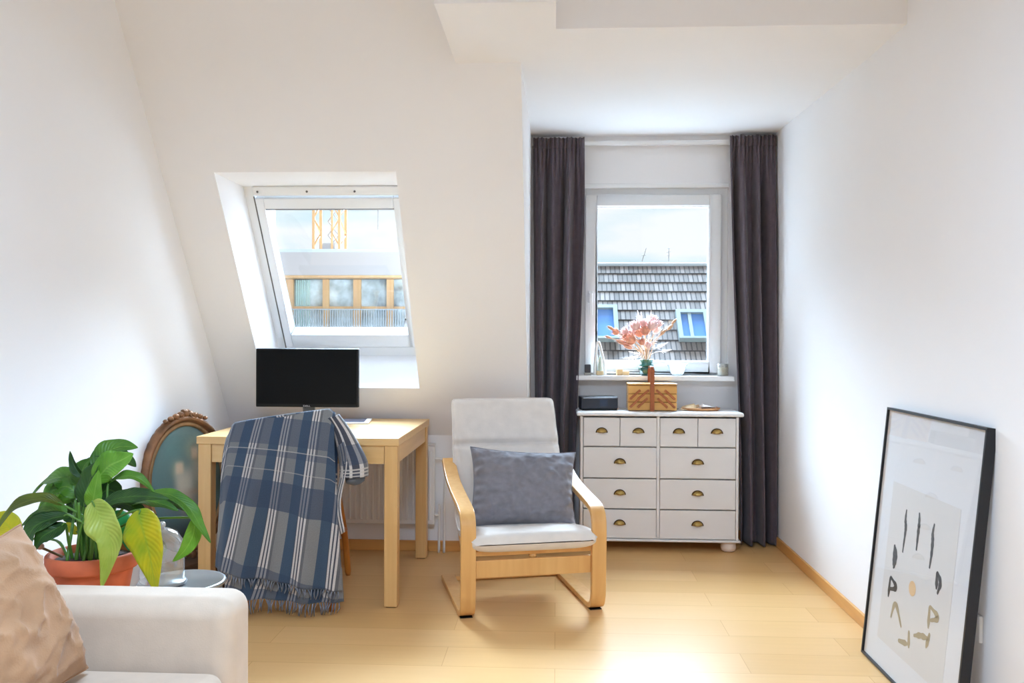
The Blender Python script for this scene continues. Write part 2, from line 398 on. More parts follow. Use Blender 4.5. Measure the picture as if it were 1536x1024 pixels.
def sun(name, energy, direction, angle, col=(1, 1, 1)):
    l = bpy.data.lights.new(name, 'SUN'); l.energy = energy; l.angle = math.radians(angle); l.color = col
    o = bpy.data.objects.new(name, l); COL.objects.link(o)
    o.rotation_euler = Vector(direction).to_track_quat('-Z', 'Y').to_euler(); return o
sun('daylight', 48.0, (.03, -.77, -.63), 57, (.62, .805, 1))
sun('daylight_from_left', 4.0, (.55, -.62, -.44), 80, (.65, .82, 1))
sun('daylight_from_right', 1.5, (-.55, -.62, -.44), 80, (.65, .82, 1))
def area(name, loc, rot, sx, sy, energy, col=(1, 1, 1)):
    l = bpy.data.lights.new(name, 'AREA'); l.shape = 'RECTANGLE'; l.size = sx; l.size_y = sy; l.energy = energy; l.color = col
    o = bpy.data.objects.new(name, l); COL.objects.link(o); o.location = loc; o.rotation_euler = rot; return o
# daylight of the balcony door in the rear wall
area('balcony_door_daylight', (-.25, YREAR-.1, 1.12), (PI/2, 0, PI), 2.05, 2.1, 75, (.50, .72, 1))
area('overhead_fill', (-.25, .8, 2.35), (0, 0, 0), .7, .7, 62, (.50, .72, 1))  # unseen fill light added to brighten the side walls and floor

sc.cycles.diffuse_bounces = 8; sc.cycles.transparent_max_bounces = 16
sc.view_settings.view_transform = 'Standard'; sc.view_settings.look = 'None'
sc.view_settings.exposure = 0.36; sc.view_settings.gamma = 1.0; sc.view_settings.use_curve_mapping = False
# ------------------------------------------------------------------ curtains
def curtain(name, label, x0t, x1t, x0b, x1b, ztop, zbot, ytop, yb, seed, nf, free, group):
    """gathered panel; free = side (0 left, 1 right) that hangs towards the window"""
    r = random.Random(seed); ph = [r.uniform(0, 6.28) for _ in range(6)]
    def fn(u, v):
        z = lerp(ztop, zbot, v)
        k = sstep(0, 1, v)
        x0 = lerp(x0t, x0b, k); x1 = lerp(x1t, x1b, k)
        uu = u + .022*math.sin(2*PI*u*2+ph[0])*min(1, v*4) + .012*math.sin(5*v+ph[1]+u*9)*v
        x = lerp(x0, x1, uu)
        hdr = 1-sstep(.02, .16, v)
        big = math.sin(2*PI*nf*u + ph[2] + .7*math.sin(2.2*v+ph[3])) + .45*math.sin(2*PI*nf*1.7*u+ph[4]-1.1*v)
        fine = math.sin(2*PI*nf*3.6*u+ph[5])
        amp = lerp(.042, .056, v)*(1-hdr*.78)
        y = lerp(ytop, yb, v) + amp*big + .012*hdr*fine + .004*math.sin(13*v+7*u+ph[0])*math.sin(31*u+4*v)
        return Vector((x, y, z + .006*hdr*fine*(1 if v < .01 else 0)))
    cx = (x0b+x1b)/2
    t = thing(name, label, 'curtain', (cx, yb, zbot), 0, group)
    org = Vector((cx, yb, zbot))
    m = MB().grid(lambda u, v: fn(u, v)-org, 110, 60); m.build('drape', CURTAIN, t, solid=.003)
    # stitched pleat tape along the head
    m = MB().grid(lambda u, v: fn(u, v*.026)-org+Vector((0, -.004, .002)), 110, 2); m.build('heading_tape', CURTAIN, t, solid=.004)
    xe = x1t if free else x0t
    m = MB().grid(lambda u, v: fn((.985+.015*u) if free else .015*u, v)-org+Vector((.001 if free else -.001, -.003, 0)), 2, 60); m.build('side_hem', CURTAIN, t, solid=.003)
    return t
curtain('curtain', 'charcoal curtain hanging left of the dormer window', XCH+.012, .16, XCH+.03, .105, 2.350, .02, 4.985, 4.97, 3, 3.4, 1, 'pair of curtains')
curtain('curtain', 'charcoal curtain hanging right of the dormer window', 1.0, XR-.008, 1.055, XR-.006, 2.355, .008, 4.985, 4.95, 11, 3.2, 0, 'pair of curtains')
t = thing('curtain_rail', 'slim white curtain rail above the dormer window', 'curtain rail', (.56, 5.03, 2.325))
B(-.71, .705, -.012, .012, -.01, .016).build('rail', TRIMW, t, bevel=.003)
for x in (-.6, 0, .6): B(x-.012, x+.012, 0, YB-5.03, -.006, .012).build('bracket', TRIMW, t)

# ------------------------------------------------------------------ chest of drawers
DX0, DX1, DY0, DY1, DZ0, DZ1 = .138, 1.007, 4.742, 5.04, .05, .752
dc = ((DX0+DX1)/2, (DY0+DY1)/2)
t = thing('chest_of_drawers', 'white chest of drawers with brass cup pulls under the dormer window', 'chest of drawers', (dc[0], dc[1], 0))
def L(x0, x1, y0, y1, z0, z1): return B(x0-dc[0], x1-dc[0], y0-dc[1], y1-dc[1], z0, z1)
m = L(DX0, DX0+.014, DY0, DY1, DZ0+.02, DZ1)
def addb(m, x0, x1, y0, y1, z0, z1): m.box(x0-dc[0], x1-dc[0], y0-dc[1], y1-dc[1], z0, z1)
addb(m, DX1-.014, DX1, DY0, DY1, DZ0+.02, DZ1); addb(m, DX0+.014, DX1-.014, DY1-.01, DY1, DZ0+.02, DZ1)
addb(m, DX0+.014, DX1-.014, DY0+.012, DY1-.01, DZ0+.02, DZ0+.03)
XM = .567
addb(m, XM-.008, XM+.008, DY0, DY1-.01, DZ0+.03, DZ1)
rows = [(.572, .736), (.400, .564), (.228, .392), (.085, .220)]
rows = [(.585, .742), (.410, .577), (.240, .402), (.076, .232)]
for a, b in zip(rows[:-1], rows[1:]):
    addb(m, DX0+.014, XM-.008, DY0+.014, DY1-.01, b[1]+.002, a[0]-.002); addb(m, XM+.008, DX1-.014, DY0+.014, DY1-.01, b[1]+.002, a[0]-.002)
m.build('body', DRESS, t, bevel=.0015)
L(DX0-.022, DX1+.025, DY0-.024, DY1, DZ1, .774).build('top', TRIMW, t, bevel=.009, seg=4)
m = L(DX0-.010, DX1+.012, DY0-.012, DY1, DZ0+.008, DZ0+.02); m.build('plinth_moulding', DRESS, t, bevel=.004, seg=3)
for x in (DX0+.05, DX1-.025-.02):
    for y in (DY0+.045, DY1-.05):
        MB().lathe([(.026, 0), (.038, .008), (.043, .025), (.04, .045), (.034, .058)], (x-dc[0], y-dc[1], 0), 20).build('bun_foot', mat('foot_white', (232, 214, 200), .5) if x < .3 and y < 4.9 else bpy.data.materials['foot_white'], t)
def cup_pull(parent, x, z, y):
    h = bpy.data.objects
    m = MB()
    def fn(u, v):      # quarter-dome cup open below
        a = PI*u; b = PI/2*v
        return Vector((x + .029*math.cos(a)*math.cos(b*.0)*1.0*(1 if v == 0 else math.cos(b*.55)), y - .022*math.sin(b)*(.35+.65*math.sin(a)), z + .024*math.sin(a)*math.cos(b)))
    m.grid(fn, 18, 8)
    o = m.build('cup_handle', BRASS, parent, solid=.002)
    m = MB().strip([(x+.031*math.cos(PI*k/14), y-.0015, z-.001+.027*math.sin(PI*k/14)) for k in range(15)], .004, .005, (0, 1, 0))
    m.build('handle_rim', DARKBRASS, o)
    return o
for ci, (x0, x1) in enumerate(((DX0+.017, XM-.010), (XM+.010, DX1-.017))):
    for ri, (z0, z1) in enumerate(rows):
        cells = [(x0, (x0+x1)/2-.0015), ((x0+x1)/2+.0015, x1)] if ri == 0 else [(x0, x1)]
        for a, b in cells:
            d = L(a, b, DY0-.003, DY0+.013, z0, z1).build('drawer', DRESS, t, bevel=.0015)
            cup_pull(d, (a+b)/2-dc[0]+ (.0 if ri == 0 else 0), (z0+z1)/2-.004, DY0-.0035-dc[1])

# on top of the chest of drawers
ZT = .7745
p = at(897, 611, 4.88)
t = thing('radio', 'black box-shaped radio on the left end of the white chest of drawers', 'radio', (p.x, 4.885, ZT), math.radians(9))
m = MB(); m.prism([(-.105, -.05, .006), (.105, -.05, .006), (.105, .055, .006), (-.105, .055, .006)], (0, 0, .07)); m.build('housing', NAVYP, t, bevel=.006, seg=3)
B(-.1, .1, -.045, .05, 0, .006).build('base', BLACKP, t)
B(-.0, .045, -.0525, -.0495, .022, .06).build('display', mat('dim_display', (46, 56, 74), .2), t)
B(-.095, .1, -.0515, -.0495, .066, .0735).build('top_bevel', mat('grey_plastic', (128, 130, 138), .4), t, bevel=.001)
# sewing box
p = at(977, 612, 4.87)
t = thing('sewing_box', 'wooden cantilever sewing box with crossed brown struts and upright handle', 'sewing box', (p.x, 4.875, ZT), math.radians(-1))
W2 = .136
for k in range(3):
    for s in (-1, 1):
        z0 = .004+.047*k
        m = MB(); m.box(min(s*.001, s*W2), max(s*.001, s*W2), -.07, .07, z0, z0+.045)
        m.build('compartment', HONEY, t, bevel=.003)
for s in (-1, 1):
    a, b = sorted((s*.002, s*(W2+.002))); B(a, b, -.072, .072, .1455, .1545).build('lid', HONEY, t, bevel=.003)
    for (xa, za, xb, zb) in ((.125, .02, .075, .068), (.083, .02, .028, .072), (.125, .066, .068, .118), (.083, .066, .02, .118)):
        c = Vector((s*(xa+xb)/2, -.0745, (za+zb)/2)); d = Vector((s*(xb-xa)/2, 0, (zb-za)/2)); n = Vector((-d.z, 0, d.x)).normalized()*.006
        MB().obox(c, d, (0, .0035, 0), n).build('strut', RED, t, bevel=.002)
for y in (-.077, .077): B(-.014, .010, y-.006, y+.006, 0, .235).build('post', RED, t, bevel=.002)
m = MB(); m.box(-.011, .007, -.083, .083, .2355, .25); m.build('handle', RED, t, bevel=.004, seg=3)
# tray of shells
p = at(1051, 611, 4.89)
t = thing('tray', 'oval wooden tray holding sea shells on the chest of drawers', 'tray', (p.x, 4.885, ZT))
prof = [(0, .004), (.085, .004), (.1, .008), (.108, .015), (.11, .016), (.108, .010), (.095, 0), (0, 0)]
MB().lathe(prof, (0, 0, 0), 36, 1.0, .62, False).build('dish', wood('tray_wood', (206, 152, 100), (180, 122, 74), 0, .5), t)
def shell(lbl, px, dy, r, c, twist, tall=1.0):
    o = at(px, 609, 4.885+dy); ob = thing('sea_shell', lbl, 'sea shell', (o.x, 4.885+dy, ZT+.0045), twist, 'shells on the wooden tray')
    M = mat('shell_'+str(px), c, .55, var=.08, scale=40)
    def fn(u, v):
        a = 2*PI*u; rr = r*(1-v)**.75*(1+.06*math.sin(7*a+8*v)); th = v*7
        return Vector((rr*math.cos(a)*1.2 + r*.8*v, rr*math.sin(a)*.8, r*.62*tall*(.9*(1-(1-v)**1.2) + .62*(1-v)*max(0, math.sin(a))**1.0 + .0)))
    MB().grid(fn, 28, 18, closed_u=True).build('whorl', M, ob)
    MB().ball((r*.75, 0, r*.5*tall), r*.2, r*.18, r*.18, 10, 7).build('tip', M, ob)
    return ob
shell('cream spiral shell at the left end of the wooden tray', 1033, -.008, .040, (226, 200, 158), .3, 1.35)
shell('small upright tan shell between the cream and the brown shell', 1046, .036, .026, (222, 186, 148), 1.2, 1.6)
shell('small brown speckled shell in front on the wooden tray', 1047, -.036, .020, (178, 124, 82), .1)
shell('tiny grey-blue shell in the middle of the wooden tray', 1053, -.02, .02, (150, 160, 168), 2.2)
shell('white flat shell right of centre on the wooden tray', 1063, 0, .046, (240, 228, 222), 2.9, 1.1)
shell('small reddish shell at the right rim of the wooden tray', 1073, -.01, .022, (196, 138, 104), 1.0, 1.2)

# ------------------------------------------------------------------ on the window sill
ZS = .9665; YSL = 5.0
def sx(px): return at(px, 560, YSL).x
t = thing('candle_box', 'small dark candle in a grey holder at the left end of the sill', 'candle', (sx(881.5), YSL, ZS))
B(-.021, .021, -.02, .02, 0, .014).build('foot', mat('stone_grey', (170, 168, 160), .6), t, bevel=.002)
B(-.018, .018, -.018, .018, .014, .062).build('block', mat('dark_slate', (66, 68, 74), .6, var=.1), t, bevel=.004)
t = thing('ornament', 'tall white ceramic arch ornament leaning on the window frame', 'ornament', (sx(900), YSL+.012, ZS))
m = MB().tube(bez([(-.03, 0, .0), (-.028, 0, .08), (-.022, 0, .15), (-.016, 0, .185), (-.006, 0, .19), (.006, 0, .15), (.022, 0, .08), (.032, 0, 0)], 8), .0085, 10); m.build('arch', mat('white_ceramic', (246, 246, 244), .25), t)
MB().lathe([(.012, .004), (.012, .05), (.008, .1), (.001, .115)], (0, .0, 0), 14).build('stem', mat('pale_green_glaze', (196, 206, 190), .4), t)
B(-.02, .02, -.012, .012, 0, .024).build('base', mat('pale_wood', (222, 196, 150), .5), t, bevel=.003)
t = thing('wooden_block', 'taller pale wooden block left of the teal vase', 'block', (sx(929), YSL, ZS), .2); B(-.018, .018, -.012, .012, 0, .036).build('block', mat('block_wood', (228, 196, 146), .6, var=.05), t, bevel=.002); 
t = thing('wooden_block', 'flat pale wooden block right beside the teal vase', 'block', (sx(938), YSL-.006, ZS), -.1); B(-.014, .022, -.012, .012, 0, .024).build('block', bpy.data.materials['block_wood'], t, bevel=.002)
# glass bowl
t = thing('glass_bowl', 'clear glass bowl on the window sill right of the vase', 'bowl', (sx(1016), YSL, ZS))
MB().lathe([(.0, .003), (.026, .003), (.034, .008), (.048, .035), (.058, .066), (.060, .068), (.058, .07), (.046, .038), (.031, .012), (0, .009)], (0, 0, 0), 32, close=False).build('bowl', solid_glass('bowl_glass', (240, 244, 246), .35, .14), t)
MB().lathe([(.026, 0), (.028, .003), (.02, .004)], (0, 0, 0), 24).build('foot', solid_glass('foot_glass', (200, 196, 194), .6, .1), t)
# candle jar
t = thing('candle_jar', 'cream candle in a glass jar at the right end of the sill', 'candle', (sx(1084), YSL, ZS))
MB().lathe([(0, .002), (.032, .002), (.033, .07), (.031, .07), (.030, .004), (0, .004)], (0, 0, 0), 28, close=False).build('jar', solid_glass('jar_glass', (244, 244, 240), .12, .1), t)
MB().lathe([(.0, .005), (.0295, .005), (.0295, .048), (0, .05)], (0, 0, 0), 24).build('wax', mat('cream_wax', (240, 232, 212), .5), t)
MB().tube([(0, 0, .049), (.001, 0, .058)], .001, 6).build('wick', BLACKP, t)
# vase with dried flowers
t = thing('vase', 'teal glass vase with dried pink and orange flowers on the window sill', 'vase', (sx(969.5), YSL-.004, ZS))
vo = Vector((sx(969.5), YSL-.004, ZS))
TEAL = solid_glass('teal_glass', (46, 140, 130), .72, .1)
TEALD = solid_glass('dark_teal_glass', (10, 92, 88), .9, .1)
MB().lathe([(0, 0), (.026, 0), (.040, .014), (.047, .034), (.046, .045), (.040, .055)], (0, 0, 0), 30, close=False).build('vase_body', TEALD, t, solid=.003)
MB().lathe([(.040, .055), (.034, .068), (.032, .078), (.040, .092), (.041, .094)], (0, 0, 0), 30, close=False).build('vase_neck', TEAL, t, solid=.002)
PETP = mat('pale_pink_petal', (240, 208, 204), .8, var=.05, scale=30); PETO = mat('salmon_petal', (236, 172, 146), .8, var=.1, scale=30)
PETW = mat('cream_petal', (244, 232, 226), .8, var=.03, scale=30); PETT = mat('tan_pod', (214, 170, 136), .8, var=.1, scale=30); STEMM = mat('dry_stem', (206, 172, 140), .8)
def flower(px, py, kind, dy=0, r=.022):
    """a dried stem from the vase mouth to its head, with a head of petals"""
    head = at(px, py, 4.996+dy) - vo
    a = Vector((rnd.uniform(-.012, .012), rnd.uniform(-.012, .012), .07)); mid = a.lerp(head, .5) + Vector((-(head.x)*.18, 0, .02))
    d = (head - mid).normalized()
    st = MB().tube(bez([a, mid, head], 6), .0018, 6).build('stem', STEMM if kind != 'w' else PETW, t)
    R = d.to_track_quat('Z', 'Y').to_matrix(); m = MB()
    if kind in 'po':          # a proteas-like cup of pointed petals
        for ring, (n, rr, ln, tilt) in enumerate(((9, r*.9, r*2.2, .62), (8, r*.6, r*2.3, .32), (6, r*.3, r*2.2, .1))):
            for k in range(n):
                b = 2*PI*k/n + ring*.4; ax = Vector((math.cos(b), math.sin(b), 0)); sd = Vector((-math.sin(b), math.cos(b), 0))
                def pf(u, v, ax=ax, sd=sd, rr=rr, ln=ln, tilt=tilt):
                    wv = .42*r*math.sin(PI*min(1, .15+v*.85))**.8
                    p = ax*(rr*.35 + ln*math.sin(tilt)*v*(1-.25*v)) + Vector((0, 0, ln*math.cos(tilt)*v-.4*r)) + sd*((u-.5)*2*wv) + ax*(.1*r*(2*u-1)**2)
                    return head + R @ p
                m.grid(pf, 2, 5)
        m.build('blossom', PETP if kind == 'p' else PETO, st, solid=.0006)
    elif kind == 'w':         # feathery plume
        for k in range(26):
            v = k/25; b = k*2.4; c = head + R @ Vector((0, 0, (v-.5)*r*4.2)); out = R @ Vector((math.cos(b), math.sin(b), .9)); 
            m.tube([c, c+out*(r*.55*(1.15-v)), c+out*(r*.8*(1.15-v))+Vector((0, 0, -.1*r))], [.0022, .002, .0008], 5)
        m.build('plume', PETW, st)
    else:                     # bud or pod
        def bf(u, v):
            a2 = 2*PI*u; rr = r*.55*math.sin(PI*min(1, .08+.92*v))**.7*(1+.1*math.sin(5*a2))
            return head + R @ Vector((rr*math.cos(a2), rr*math.sin(a2), (v-.3)*r*2.6))
        m.grid(bf, 14, 9, closed_u=True); m.build('bud', PETT if kind == 't' else PETO, st)
FL = [(949, 512, 'o', -.02, .034), (955, 492, 'p', 0, .032), (968, 500, 'o', -.01, .029), (977, 492, 'p', -.015, .033), (963, 482, 'w', .02, .026),
      (926, 499, 'o', 0, .021), (918, 493, 't', .005, .018), (934, 514, 'b', -.01, .024), (944, 521, 'b', -.02, .022), (940, 499, 'p', .02, .024),
      (1004, 492, 't', 0, .019), (1010, 483, 't', .01, .016), (993, 500, 't', -.01, .018), (980, 480, 'p', .02, .02), (972, 510, 'w', .01, .022),
      (985, 508, 'w', -.01, .02), (993, 518, 'w', .0, .018), (955, 530, 'w', -.02, .022), (946, 537, 'w', -.005, .02), (999, 526, 'w', .01, .015),
      (972, 520, 'p', -.02, .02), (960, 503, 'o', .02, .024), (914, 506, 'b', .012, .015), (987, 488, 'p', .0, .022), (959, 476, 'w', .02, .02), (976, 474, 'w', .01, .016),
      (966, 488, 'p', .02, .026), (941, 508, 'o', .015, .022), (950, 502, 'p', .03, .026), (964, 515, 'o', -.03, .02), (983, 498, 'p', .02, .024), (935, 506, 'w', .01, .018)]
for f in FL: flower(*f[:4], f[4]*(.86 if f[2] in 'po' else 1))

# ------------------------------------------------------------------ desk
tx, ty = -1.583, 3.672
t = thing('desk', 'square birch desk with thick legs below the roof window', 'desk', (tx+.45, ty+.45, 0))
S_ = .45
B(-S_, S_, -S_, S_, .708, .742).build('tabletop', BIRCH_X, t, bevel=.003)
for sx_ in (-1, 1):
    for sy_ in (-1, 1):
        x0, x1 = sorted((sx_*(S_-.006), sx_*(S_-.064))); y0, y1 = sorted((sy_*(S_-.006), sy_*(S_-.064)))
        lg = B(x0, x1, y0, y1, .004, .7075).build('leg', BIRCH_Z, t, bevel=.003)
        B(x0+.008, x1-.008, y0+.008, y1-.008, 0, .004).build('glide', mat('felt_brown', (110, 70, 40), .9) if sx_+sy_ == -2 else bpy.data.materials['felt_brown'], lg)
for s in (-1, 1):
    a, b = sorted((s*(S_-.012), s*(S_-.032))); B(-S_+.066, S_-.066, a, b, .628, .7075).build('apron', BIRCH_X, t)
    B(a, b, -S_+.066, S_-.066, .628, .7075).build('apron', BIRCH_Y, t)
# monitor
mx = (-1.526-1.0)/2
t = thing('monitor', 'black flat-screen computer monitor on the birch desk', 'monitor', (mx, 4.27, .7425))
mh = .2635
B(-mh, mh, -.012, .016, .826-.7425, 1.123-.7425).build('housing', BLACKP, t, bevel=.004)
B(-mh+.008, mh-.008, -.0135, -.0118, .842-.7425, 1.115-.7425).build('screen', SCREEN, t)
B(-.03, .03, .018, .04, .012, .26).build('stand_neck', mat('grey_stand', (84, 84, 86), .4, .3), t, bevel=.004)
MB().lathe([(.0, 0), (.11, 0), (.11, .006), (.1, .012), (0, .012)], (0, .03, 0), 32, 1.1, .8).build('stand_base', BLACKP, t)
cu = bpy.data.curves.new('maker_logo', 'FONT'); cu.body = 'DELL'; cu.size = .0125; cu.align_x = 'CENTER'; cu.extrude = .0003
lo = bpy.data.objects.new('maker_logo', cu); COL.objects.link(lo); bpy.context.view_layer.update()
lm_ = bpy.data.meshes.new_from_object(lo); bpy.data.objects.remove(lo); lo = bpy.data.objects.new('maker_logo', lm_); COL.objects.link(lo); lm_.materials.clear(); lm_.materials.append(mat('logo_grey', (196, 196, 198), .4)); lo.parent = t; lo.location = (.0, -.0125, .0855); lo.rotation_euler = (PI/2, 0, 0); lo.scale = (1.35, 1, 1)
# tablet
p = at(508, 630, 4.3); p = Vector((-1.045, 4.36, .7425))
t = thing('tablet', 'white tablet with dark screen lying on the desk below the monitor', 'tablet', p, math.radians(8))
B(-.085, .085, -.115, .115, 0, .009).build('case', TRIMW, t, bevel=.004, seg=3)
B(-.075, .06, -.1, .1, .0088, .0098).build('screen', mat('tablet_screen', (66, 74, 96), .15), t)

# ------------------------------------------------------------------ radiator under the desk
t = thing('radiator', 'white ribbed panel radiator on the low wall behind the desk', 'radiator', (-1.08, 4.612, .16))
rw = .42
m = MB(); m.box(-rw, rw, .0, .03, 0, .43); m.build('panel', RADW, t, bevel=.006, seg=3)
m = MB()
for k in range(26):
    x = -rw+.025+k*(2*rw-.05)/25
    m.obox((x, -.001, .215), (.0075, 0, 0), (0, .007, 0), (0, 0, .19))
m.build('ribs', RADW, t, bevel=.004)
m = MB(); m.box(-rw, rw, .0, .05, .431, .442); m.build('top_grille', RADW, t, bevel=.002)
for x in (rw+.022, rw+.05):
    MB().tube(bez([(x, .03, -.158), (x, .03, .1), (x, .03, .33 if x > rw+.03 else .05), (rw-.01, .02, .36 if x > rw+.03 else .06)], 6), .007, 10).build('pipe', RADW, t)
for x in (-.3, .3): B(x-.02, x+.02, .031, .06, .1, .36).build('bracket', RADW, t)

# ------------------------------------------------------------------ wooden chair under the throw
A_CH = math.radians(10)
t = thing('dining_chair', 'amber bentwood chair pushed up to the desk, hidden by the plaid throw', 'chair', (-1.152, 3.648, 0), A_CH)
def lg(pts, r, nm='leg'): return MB().tube(bez(pts, 6), r, 10).build(nm, AMBER, t)
lg([(.165, .02, .455), (.175, -.03, .2), (.185, -.06, 0)], [.017]*6+[.016]*6+[.013]); lg([(-.165, .02, .455), (-.175, -.03, .2), (-.185, -.06, 0)], [.017]*6+[.016]*6+[.013])
lg([(.165, .40, .44), (.2, .46, .2), (.215, .50, 0)], [.018]*6+[.016]*6+[.011]); lg([(-.165, .40, .44), (-.2, .46, .2), (-.215, .50, 0)], [.018]*6+[.016]*6+[.011])
MB().lathe([(0, .43), (.19, .43), (.205, .442), (.205, .458), (.19, .468), (0, .462)], (0, .21, 0), 32, .98, 1.08).build('seat', AMBER, t)
MB().tube(bez([(.165, .02, .45), (.175, -.02, .6), (.17, -.05, .69), (.10, -.06, .765), (0, -.065, .778), (-.10, -.06, .745), (-.17, -.05, .67), (-.175, -.02, .6), (-.165, .02, .45)], 6), .014, 10).build('back_hoop', AMBER, t)
MB().tube(bez([(.09, .02, .45), (.095, -.02, .6), (.06, -.045, .70), (0, -.05, .72), (-.06, -.045, .70), (-.095, -.02, .6), (-.09, .02, .45)], 6), .01, 8).build('inner_hoop', AMBER, t)
MB().tube([( .14*math.cos(2*PI*k/24), .21+.15*math.sin(2*PI*k/24), .25) for k in range(25)], .009, 8, False).build('stretcher_ring', AMBER, t)
MB().tube(bez([(.178, .05, .40), (.20, .12, .345), (.185, .2, .30), (.19, .3, .27), (.205, .44, .24)], 6), .011, 8).build('side_brace', AMBER, t)

# ------------------------------------------------------------------ plaid throw
def throw_mat():
    m, nt, b = newmat('plaid_wool'); N = nt.nodes; K = nt.links
    uv = N.new('ShaderNodeUVMap'); uv.uv_map = 'UVMap'; sp = N.new('ShaderNodeSeparateXYZ'); K.new(uv.outputs['UV'], sp.inputs[0])
    def math_(op, a, b_=None):
        n = N.new('ShaderNodeMath'); n.operation = op
        for i, v in enumerate((a, b_)):
            if v is None: continue
            if isinstance(v, (int, float)): n.inputs[i].default_value = v
            else: K.new(v, n.inputs[i])
        return n.outputs[0]
    def ramp(fac, stops):
        r = N.new('ShaderNodeValToRGB'); r.color_ramp.interpolation = 'CONSTANT'; el = r.color_ramp.elements
        el[0].position = stops[0][0]; el[0].color = stops[0][1]; el[1].position = stops[1][0]; el[1].color = stops[1][1]
        for p, c in stops[2:]:
            e = el.new(p); e.color = c
        K.new(fac, r.inputs['Fac']); return r.outputs['Color']
    Wt, Dk, Gr, Bl, G2 = lin((214, 208, 204)), lin((74, 76, 88)), lin((136, 136, 136)), lin((66, 86, 108)), lin((108, 108, 112))
    f1 = math_('FRACT', math_('DIVIDE', sp.outputs[0], .127))
    cols = ramp(f1, [(0, Wt), (.06, Dk), (.10, Wt), (.16, Dk), (.20, Wt), (.26, G2), (.34, Gr), (.66, Bl), (.97, Dk)])
    # bands across: position b in metres from the top edge
    fb = math_('FRACT', math_('DIVIDE', sp.outputs[1], 1.0))
    z = (0, 0, 0, 1)
    def g(v): return (v, v, v, 1)
    band = ramp(fb, [(0, g(.62)), (.10, g(.2)), (.125, g(.55)), (.148, g(.2)), (.25, g(.75)), (.365, g(0)), (.62, g(.6)), (.70, g(0)), (.80, g(.6)), (.9, g(.0))])
    mx = N.new('ShaderNodeMix'); mx.data_type = 'RGBA'; mx.blend_type = 'MIX'
    K.new(band, mx.inputs['Factor']); K.new(cols, mx.inputs['A']); mx.inputs['B'].default_value = lin((54, 72, 98))
    # thin pale weft lines
    ln = ramp(fb, [(0, z), (.118, g(.45)), (.124, z), (.20, g(.35)), (.206, z), (.72, g(.8)), (.727, z), (.738, g(.8)), (.745, z), (.756, g(.8)), (.763, z)])
    mx2 = N.new('ShaderNodeMix'); mx2.data_type = 'RGBA'; K.new(ln, mx2.inputs['Factor']); K.new(mx.outputs['Result'], mx2.inputs['A']); mx2.inputs['B'].default_value = lin((206, 200, 192))
    # round faded blue print
    vd = N.new('ShaderNodeVectorMath'); vd.operation = 'DISTANCE'; K.new(uv.outputs['UV'], vd.inputs[0]); vd.inputs[1].default_value = (.262, .175, 0)
    dm = N.new('ShaderNodeMapRange'); dm.inputs['From Min'].default_value = .058; dm.inputs['From Max'].default_value = .070; dm.inputs['To Min'].default_value = .5; dm.inputs['To Max'].default_value = 0
    K.new(vd.outputs['Value'], dm.inputs['Value'])
    mx3 = N.new('ShaderNodeMix'); mx3.data_type = 'RGBA'; K.new(dm.outputs[0], mx3.inputs['Factor']); K.new(mx2.outputs['Result'], mx3.inputs['A']); mx3.inputs['B'].default_value = lin((54, 72, 98))
    ns = N.new('ShaderNodeTexNoise'); ns.inputs['Scale'].default_value = 260; K.new(uv.outputs['UV'], ns.inputs['Vector'])
    rr = N.new('ShaderNodeValToRGB'); rr.color_ramp.elements[0].color = (.62, .62, .62, 1); rr.color_ramp.elements[1].color = (1.02, 1.02, 1.02, 1); K.new(ns.outputs['Fac'], rr.inputs['Fac'])
    m4 = N.new('ShaderNodeMix'); m4.data_type = 'RGBA'; m4.blend_type = 'MULTIPLY'; m4.inputs['Factor'].default_value = 1
    K.new(mx3.outputs['Result'], m4.inputs['A']); K.new(rr.outputs['Color'], m4.inputs['B']); K.new(m4.outputs['Result'], b.inputs['Base Color'])
    b.inputs['Roughness'].default_value = .95; b.inputs['Sheen Weight'].default_value = .2
    bp = N.new('ShaderNodeBump'); bp.inputs['Strength'].default_value = .3; bp.inputs['Distance'].default_value = .003; K.new(ns.outputs['Fac'], bp.inputs['Height']); K.new(bp.outputs['Normal'], b.inputs['Normal'])
    return m
PLAID = throw_mat()
FRINGE = mat('grey_blue_fringe', (112, 116, 126), .95, var=.2, scale=40)
T0 = Vector((-1.15, 3.45, 0))
t = thing('throw_blanket', 'blue and grey plaid fringed throw draped over the chair back', 'throw', T0)
def top_edge(u):      # the ridge over the chair back, left to right
    x = lerp(-1.385, -.945, u); y = lerp(3.515, 3.60, u)
    z = .795 + .070*u**.7 - .05*(1-sstep(0, .07, u)) - .02*sstep(.94, 1, u)
    return Vector((x, y, z))
def main_pt(u, v, zl, zr, lay=0):
    p = top_edge(u); zb = lerp(zl, zr, u)
    k = 1-math.exp(-v*9)
    x = lerp(lerp(-1.385, -1.425, v), lerp(-.945, -.90, v), u)
    z = lerp(p.z, zb, v) - .0
    y = p.y - .045*k - .03*v
    fold = .016*math.sin(2*PI*2.1*u+.8+.9*v) + .009*math.sin(2*PI*4.3*u+2+2*v)
    y += fold*sstep(.08, .7, v)
    edge = sstep(.0, .11, u); y += (1-edge)*.05*v          # the left edge turns back round the chair
    er = 1-sstep(.93, 1, u); y += er*0 + (1-er)*.03*v
    z += .012*(1-k)
    return Vector((x, y+lay, z))
SK = .14
def main_uv(u, v, zl, zr):
    x = .475*u; d = (.83-lerp(zl, zr, .5))*v
    return (x + SK*d - .128 + 1.27, d - .17*x + .03)
m = MB().grid(lambda u, v: main_pt(u, v, .215, .105)-T0, 70, 80, uvfn=lambda u, v: main_uv(u, v, .215, .105)); m.build('front_fall', PLAID, t, solid=.004, off=0)
